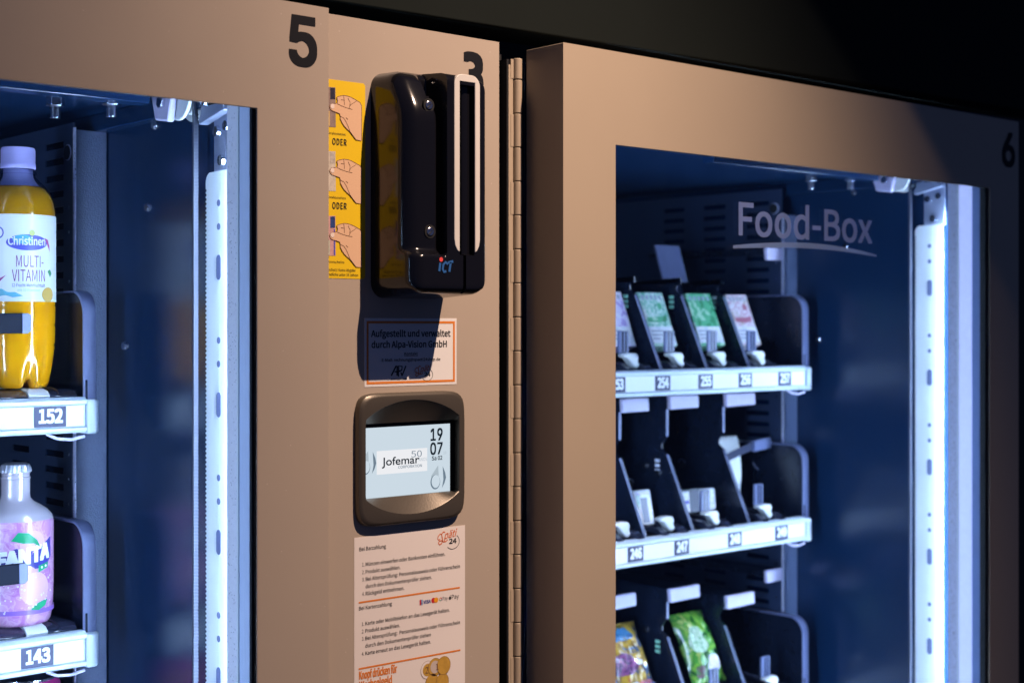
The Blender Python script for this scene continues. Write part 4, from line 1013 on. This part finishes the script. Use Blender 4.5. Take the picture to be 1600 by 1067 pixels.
# ---- display unit
DU = thing('display_unit', (.8501, YC, 1.354), 'bronze framed display with lit screen showing the date, in the centre column', 'display')
BRZ = mat('bronze_metal', (.115,.098,.080), .36, metal=.5, bump=.12, bscale=500, var=.06, vscale=20)
dcx, dcz = .8527, 1.4155; NB = 128
def supel(hw, hh, n_, yv):
    o = []
    for i in range(NB):
        a = 2*math.pi*i/NB; c_, s_ = math.cos(a), math.sin(a)
        r_ = (abs(c_)**n_+abs(s_)**n_)**(-1/n_)
        o.append((dcx+hw*r_*c_, yv, dcz+hh*r_*s_))
    return o
def barrel(hw, rx, rz, yv):
    o = []
    for i in range(NB):
        a = 2*math.pi*i/NB; c_, s_ = math.cos(a), math.sin(a)
        r_ = 1/math.sqrt((c_/rx)**2+(s_/rz)**2)
        if abs(r_*c_) > hw: r_ = hw/abs(c_)
        o.append((dcx-.0007+r_*c_, yv, dcz+.001+r_*s_))
    return o
def rectl(x0_, x1_, z0_, z1_, yv):
    o = []; mx, mz = (x0_+x1_)/2, (z0_+z1_)/2; hw, hh = (x1_-x0_)/2, (z1_-z0_)/2
    for i in range(NB):
        a = 2*math.pi*i/NB; c_, s_ = math.cos(a), math.sin(a)
        r_ = min(hw/abs(c_) if abs(c_) > 1e-6 else 9, hh/abs(s_) if abs(s_) > 1e-6 else 9)
        o.append((mx+r_*c_, yv, mz+r_*s_))
    return o
sx0, sx1, sz0, sz1 = .7985, .9118, 1.3790, 1.4490
q = [supel(.0636,.0621,9,YC-.0002), supel(.0636,.0621,9,.0160), supel(.0630,.0615,8.6,.0135), supel(.0614,.0600,8,.0120), supel(.0598,.0585,7.6,.0115)]
bar = [barrel(.0560,.0765,.0540,.0115), barrel(.0555,.0757,.0532,.0122)]
bez = MB().loops(q+bar+[rectl(sx0,sx1,sz0,sz1,.0205), rectl(sx0,sx1,sz0,sz1,.0246)])
bz_ = bez.build('display_bezel', BRZ, DU, smooth=True, ang=30)
SCRM = glow('screen_light', (.60,.70,.78), 1.0)
scr = MB().box(sx0-.001, .9060, .0242, .0256, sz0-.001, sz1-.004).build('screen', SCRM, DU)
MB().box(.9060, sx1+.001, .0240, .0256, sz0-.001, sz1+.001).build('screen_border', BLK, DU)
MB().box(sx0-.001, .9060, .0240, .0256, sz1-.004, sz1+.001).build('screen_border', BLK, DU)
ys = .0239
SW = glow('screen_white', (.84,.85,.88), 1.0); SK = glow('screen_ink', (.012,.02,.03), 1.0); SG = glow('screen_grey', (.16,.22,.28), 1.0); SG2 = glow('screen_pale_grey', (.42,.50,.56), 1.0)
MB().flat([(0.8174,1.4006),(0.8776,1.4006),(0.8776,1.4228),(0.8174,1.4228)], ys).build('screen_banner', SW, scr)
text('screen_lettering', 'Jofemar', 0.8232, 1.4088, ys-.0003, SK, scr, h=.0102, wd=.0445, bold=.014, font='B')
text('screen_lettering', '50', 0.8578, 1.4146, ys-.0002, SG, scr, fitz=.0062, wd=.0130, bold=.0)
text('screen_lettering', 'ANOS', 0.8669, 1.4104, ys-.0002, SG2, scr, fitz=.0032, wd=.0105)
text('screen_lettering', 'CORPORATION', 0.8424, 1.4048, ys-.0002, SG, scr, fitz=.0028, wd=.0285, bold=.012)
text('screen_date', '19', 0.8816, 1.4291, ys, SK, scr, fitz=.0122, wd=.0150, bold=.022, font='I')
text('screen_date', '07', 0.8812, 1.4154, ys, SK, scr, fitz=.0122, wd=.0154, bold=.022, font='I')
text('screen_date', 'Sa 02', 0.8832, 1.4101, ys, SK, scr, fitz=.0042, wd=.0130, bold=.020)
text('screen_date', '10', 0.8976, 1.4154, ys, SG2, scr, fitz=.0028)
def emblem(cx, cz, k):
    MB().flat([(cx-.0065*k, cz-.004*k)]+[(cx-.0065*k+.0*k, cz+.002*k), (cx+.001*k, cz+.0105*k), (cx+.0015*k, cz+.002*k)], ys-.0001).build('screen_emblem', SG2, scr)
    MB().flat(circle(cx-.0022*k, cz-.0035*k, .0052*k, 28, .0062*k), ys-.0002).build('screen_emblem', SG, scr)
    MB().flat(circle(cx-.0018*k, cz-.0030*k, .0044*k, 28, .0055*k), ys-.0003).build('screen_emblem', SCRM, scr)
    MB().flat([(cx+.0058*k, cz+.0095*k), (cx+.0085*k, cz+.004*k), (cx+.0095*k, cz-.0005*k), (cx+.0078*k, cz-.005*k), (cx+.0050*k, cz-.0092*k), (cx+.0066*k, cz-.002*k)], ys-.0001).build('screen_emblem', SG, scr)
emblem(0.8899, 1.3931, 1.15); emblem(0.8064, 1.4121, 1.1)

# ---- document reader
DR = thing('document_reader', (.852, YC, 1.5664), 'glossy black document reader with white slot frame mounted on panel 3', 'document reader')
GLB = mat('gloss_black_plastic', (.006,.006,.009), .15, coat=.1, bump=.02, bscale=300, rvar=.04, spec=.5)
RX0, RZ0, RW, RH, RD = .8076, 1.5664, .0894, .2110, .0625
xs = [('b',0), 0, .4, 1.2, 2.4, 4, 6, 8, 10.5, 13, 16, 20, 24, 28, 31, 33, 34.5, 35.5, 36, 36.6, 38, 39.2, 39.8, 40.4, 41.5, 43, 45, 48, 52, 56.2, 56.5, 58, 60.4, 60.6, 63.6, 63.8, 66, 70, 73.5, 73.8, 77, 80, 83, 85.2, 87, 88.2, 89, 89.4, ('b',89.4)]
zs = [('b',0), 0, .4, 1.2, 2.4, 4, 6, 8, 10, 14, 20, 26, 32, 36, 38, 39.5, 41, 42.5, 44, 46, 48, 52, 60, 70, 80, 90, 100, 110, 120, 130, 140, 150, 160, 170, 178, 183, 187, 191, 195, 198, 200.5, 200.8, 202, 204, 206, 208, 209.4, 210.4, 211, ('b',211)]
def sm(a, b, t): t = max(0, min(1, (t-a)/(b-a))); return t*t*(3-2*t)
def depth(x, z):
    d = 62.5
    upper = sm(37, 45, z)
    # ridge and valley left of the slot block (upper part only)
    ridge = 55.0 - 21*(max(0, z-166)/45)**1.35 - 4.0*(1-x/36)**2
    edge = 35 - 7*sm(168, 208, z)
    valley = 33.0
    t = sm(edge-.6, edge+.6, x)
    left = ridge*(1-t)+valley*t
    tb = sm(38.6, 41.4, x)
    up = left*(1-tb)+62.5*tb
    d = d*(1-upper)+up*upper
    # rounded edges
    def drop(u, r): return 0 if u >= r else r-math.sqrt(max(0, r*r-(r-u)**2))
    dl = drop(x, 13); drr = drop(89.4-x, 5); dt = drop(211-z, 9); db = drop(z, 8)
    if x > 38.6: dl = max(dl, drop(x-38.6, 5)*upper)
    d -= math.hypot(max(dl, drr), max(dt, db))
    # card slot and groove
    if 56.4 < x < 73.6 and z < 200.6 and z > 40: d = min(d, 57.0-(x < 66)*1.5)
    if 60.5 < x < 63.7 and z < 200.6: d = min(d, 44.0 if z > 40 else 57.5)
    return max(d, 2)
rows = []
for zi in zs:
    zb_ = isinstance(zi, tuple); z = zi[1] if zb_ else zi; rr = []
    for xi in xs:
        xb_ = isinstance(xi, tuple); x = xi[1] if xb_ else xi
        d = 0 if (xb_ or zb_) else depth(x, z)
        # round the corners of the outline
        px, pz_ = x, z; rc = 15.0
        cxs = rc if x < rc else 89.4-rc if x > 89.4-rc else None
        czs = rc if z < rc else 211-rc if z > 211-rc else None
        if cxs is not None and czs is not None:
            u = (x-cxs)/rc; v = (z-czs)/rc
            px = cxs+rc*u*math.sqrt(1-v*v/2); pz_ = czs+rc*v*math.sqrt(1-u*u/2)
        px += 3.5*max(0, 1-x/34)**1.0*(d/62.5)**1.3            # the left side tapers towards the front
        pz_ += (4.0*max(0, 1-z/40) - 4.0*max(0, (z-170)/41))*(d/62.5)**1.3
        rr.append((RX0+px/1000, YC-.0002-d/1000, RZ0+pz_/1000))
    rows.append(rr)
bodyo = MB().grid(rows).build('reader_body', GLB, DR, smooth=True, ang=42)
# white slot frame: inverted U with curved tips
fy0 = YC-.0002-.0632
def uframe():
    out = []; o0, o1, i0, i1 = .0494, .0802, .0558, .0742
    zt_, zb_ = .2075, .0425
    out += [(o0, zb_+.012)]
    out += [(o0, zt_-.010)] + [(o0+.010-.010*math.cos(R(a)), zt_-.010+.010*math.sin(R(a))) for a in range(10, 91, 10)]
    out += [(o1-.010+.010*math.sin(R(a)), zt_-.010+.010*math.cos(R(a))) for a in range(0, 91, 10)]
    out += [(o1, zb_+.012), (o1-.001, zb_+.006), (o1-.0035, zb_+.0015), (i1, zb_)]
    out += [(i1, .2008), (i0, .2008), (i0, zb_), (o0+.0035, zb_+.0015), (o0+.001, zb_+.006)]
    return [(RX0+a, RZ0+b) for a, b in out]
MB().prism(uframe(), 'Y', fy0, fy0+.0050).build('slot_frame', mat('frame_white', (.68,.65,.62), .4, var=.03, vscale=60), DR, bevel=.0005)
# screws in their wells
for zc in (1.7430, 1.6270):
    yc = YC-(.0550 if zc < 1.7 else .0532); xc = RX0+.0272
    MB().cyl((xc, yc+.004, zc), (xc, yc-.0004, zc), .0062, 28).build('screw_well', BLK, DR)
    MB().cyl((xc, yc+.002, zc), (xc, yc-.0014, zc), .0046, 24, .0040).build('screw', STEEL, DR, bevel=.0005)
    MB().prism([(xc-.0036*math.cos(R(40)), zc-.0036*math.sin(R(40))), (xc-.0030*math.cos(R(55)), zc-.0036*math.sin(R(55))), (xc+.0036*math.cos(R(40)), zc+.0036*math.sin(R(40))), (xc+.0030*math.cos(R(30)), zc+.0036*math.sin(R(30)))], 'Y', yc-.0018, yc-.0013).build('screw_slot', BLK, DR)
# emblem on the lower block
ICB = mat('emblem_blue', (.03,.12,.36), .35); ICR = mat('emblem_red', (.85,.08,.08), .35)
ye = YC-.0002-.0630
ic = MB()
ic.stroke([(.8404,1.5982),(.8392,1.5905)], .0024, ye)
ic.stroke([(.8494,1.5972),(.8466,1.5990),(.8440,1.5968),(.8432,1.5925),(.8448,1.5900),(.8474,1.5908)], .0023, ye)
ic.stroke([(.8496,1.5985),(.8556,1.6000)], .0024, ye); ic.stroke([(.8526,1.5990),(.8510,1.5903)], .0024, ye)
ic.build('emblem_letters', ICB, DR)
MB().flat(circle(.8414, 1.6013, .0021, 20), ye).build('emblem_dot', ICR, DR)
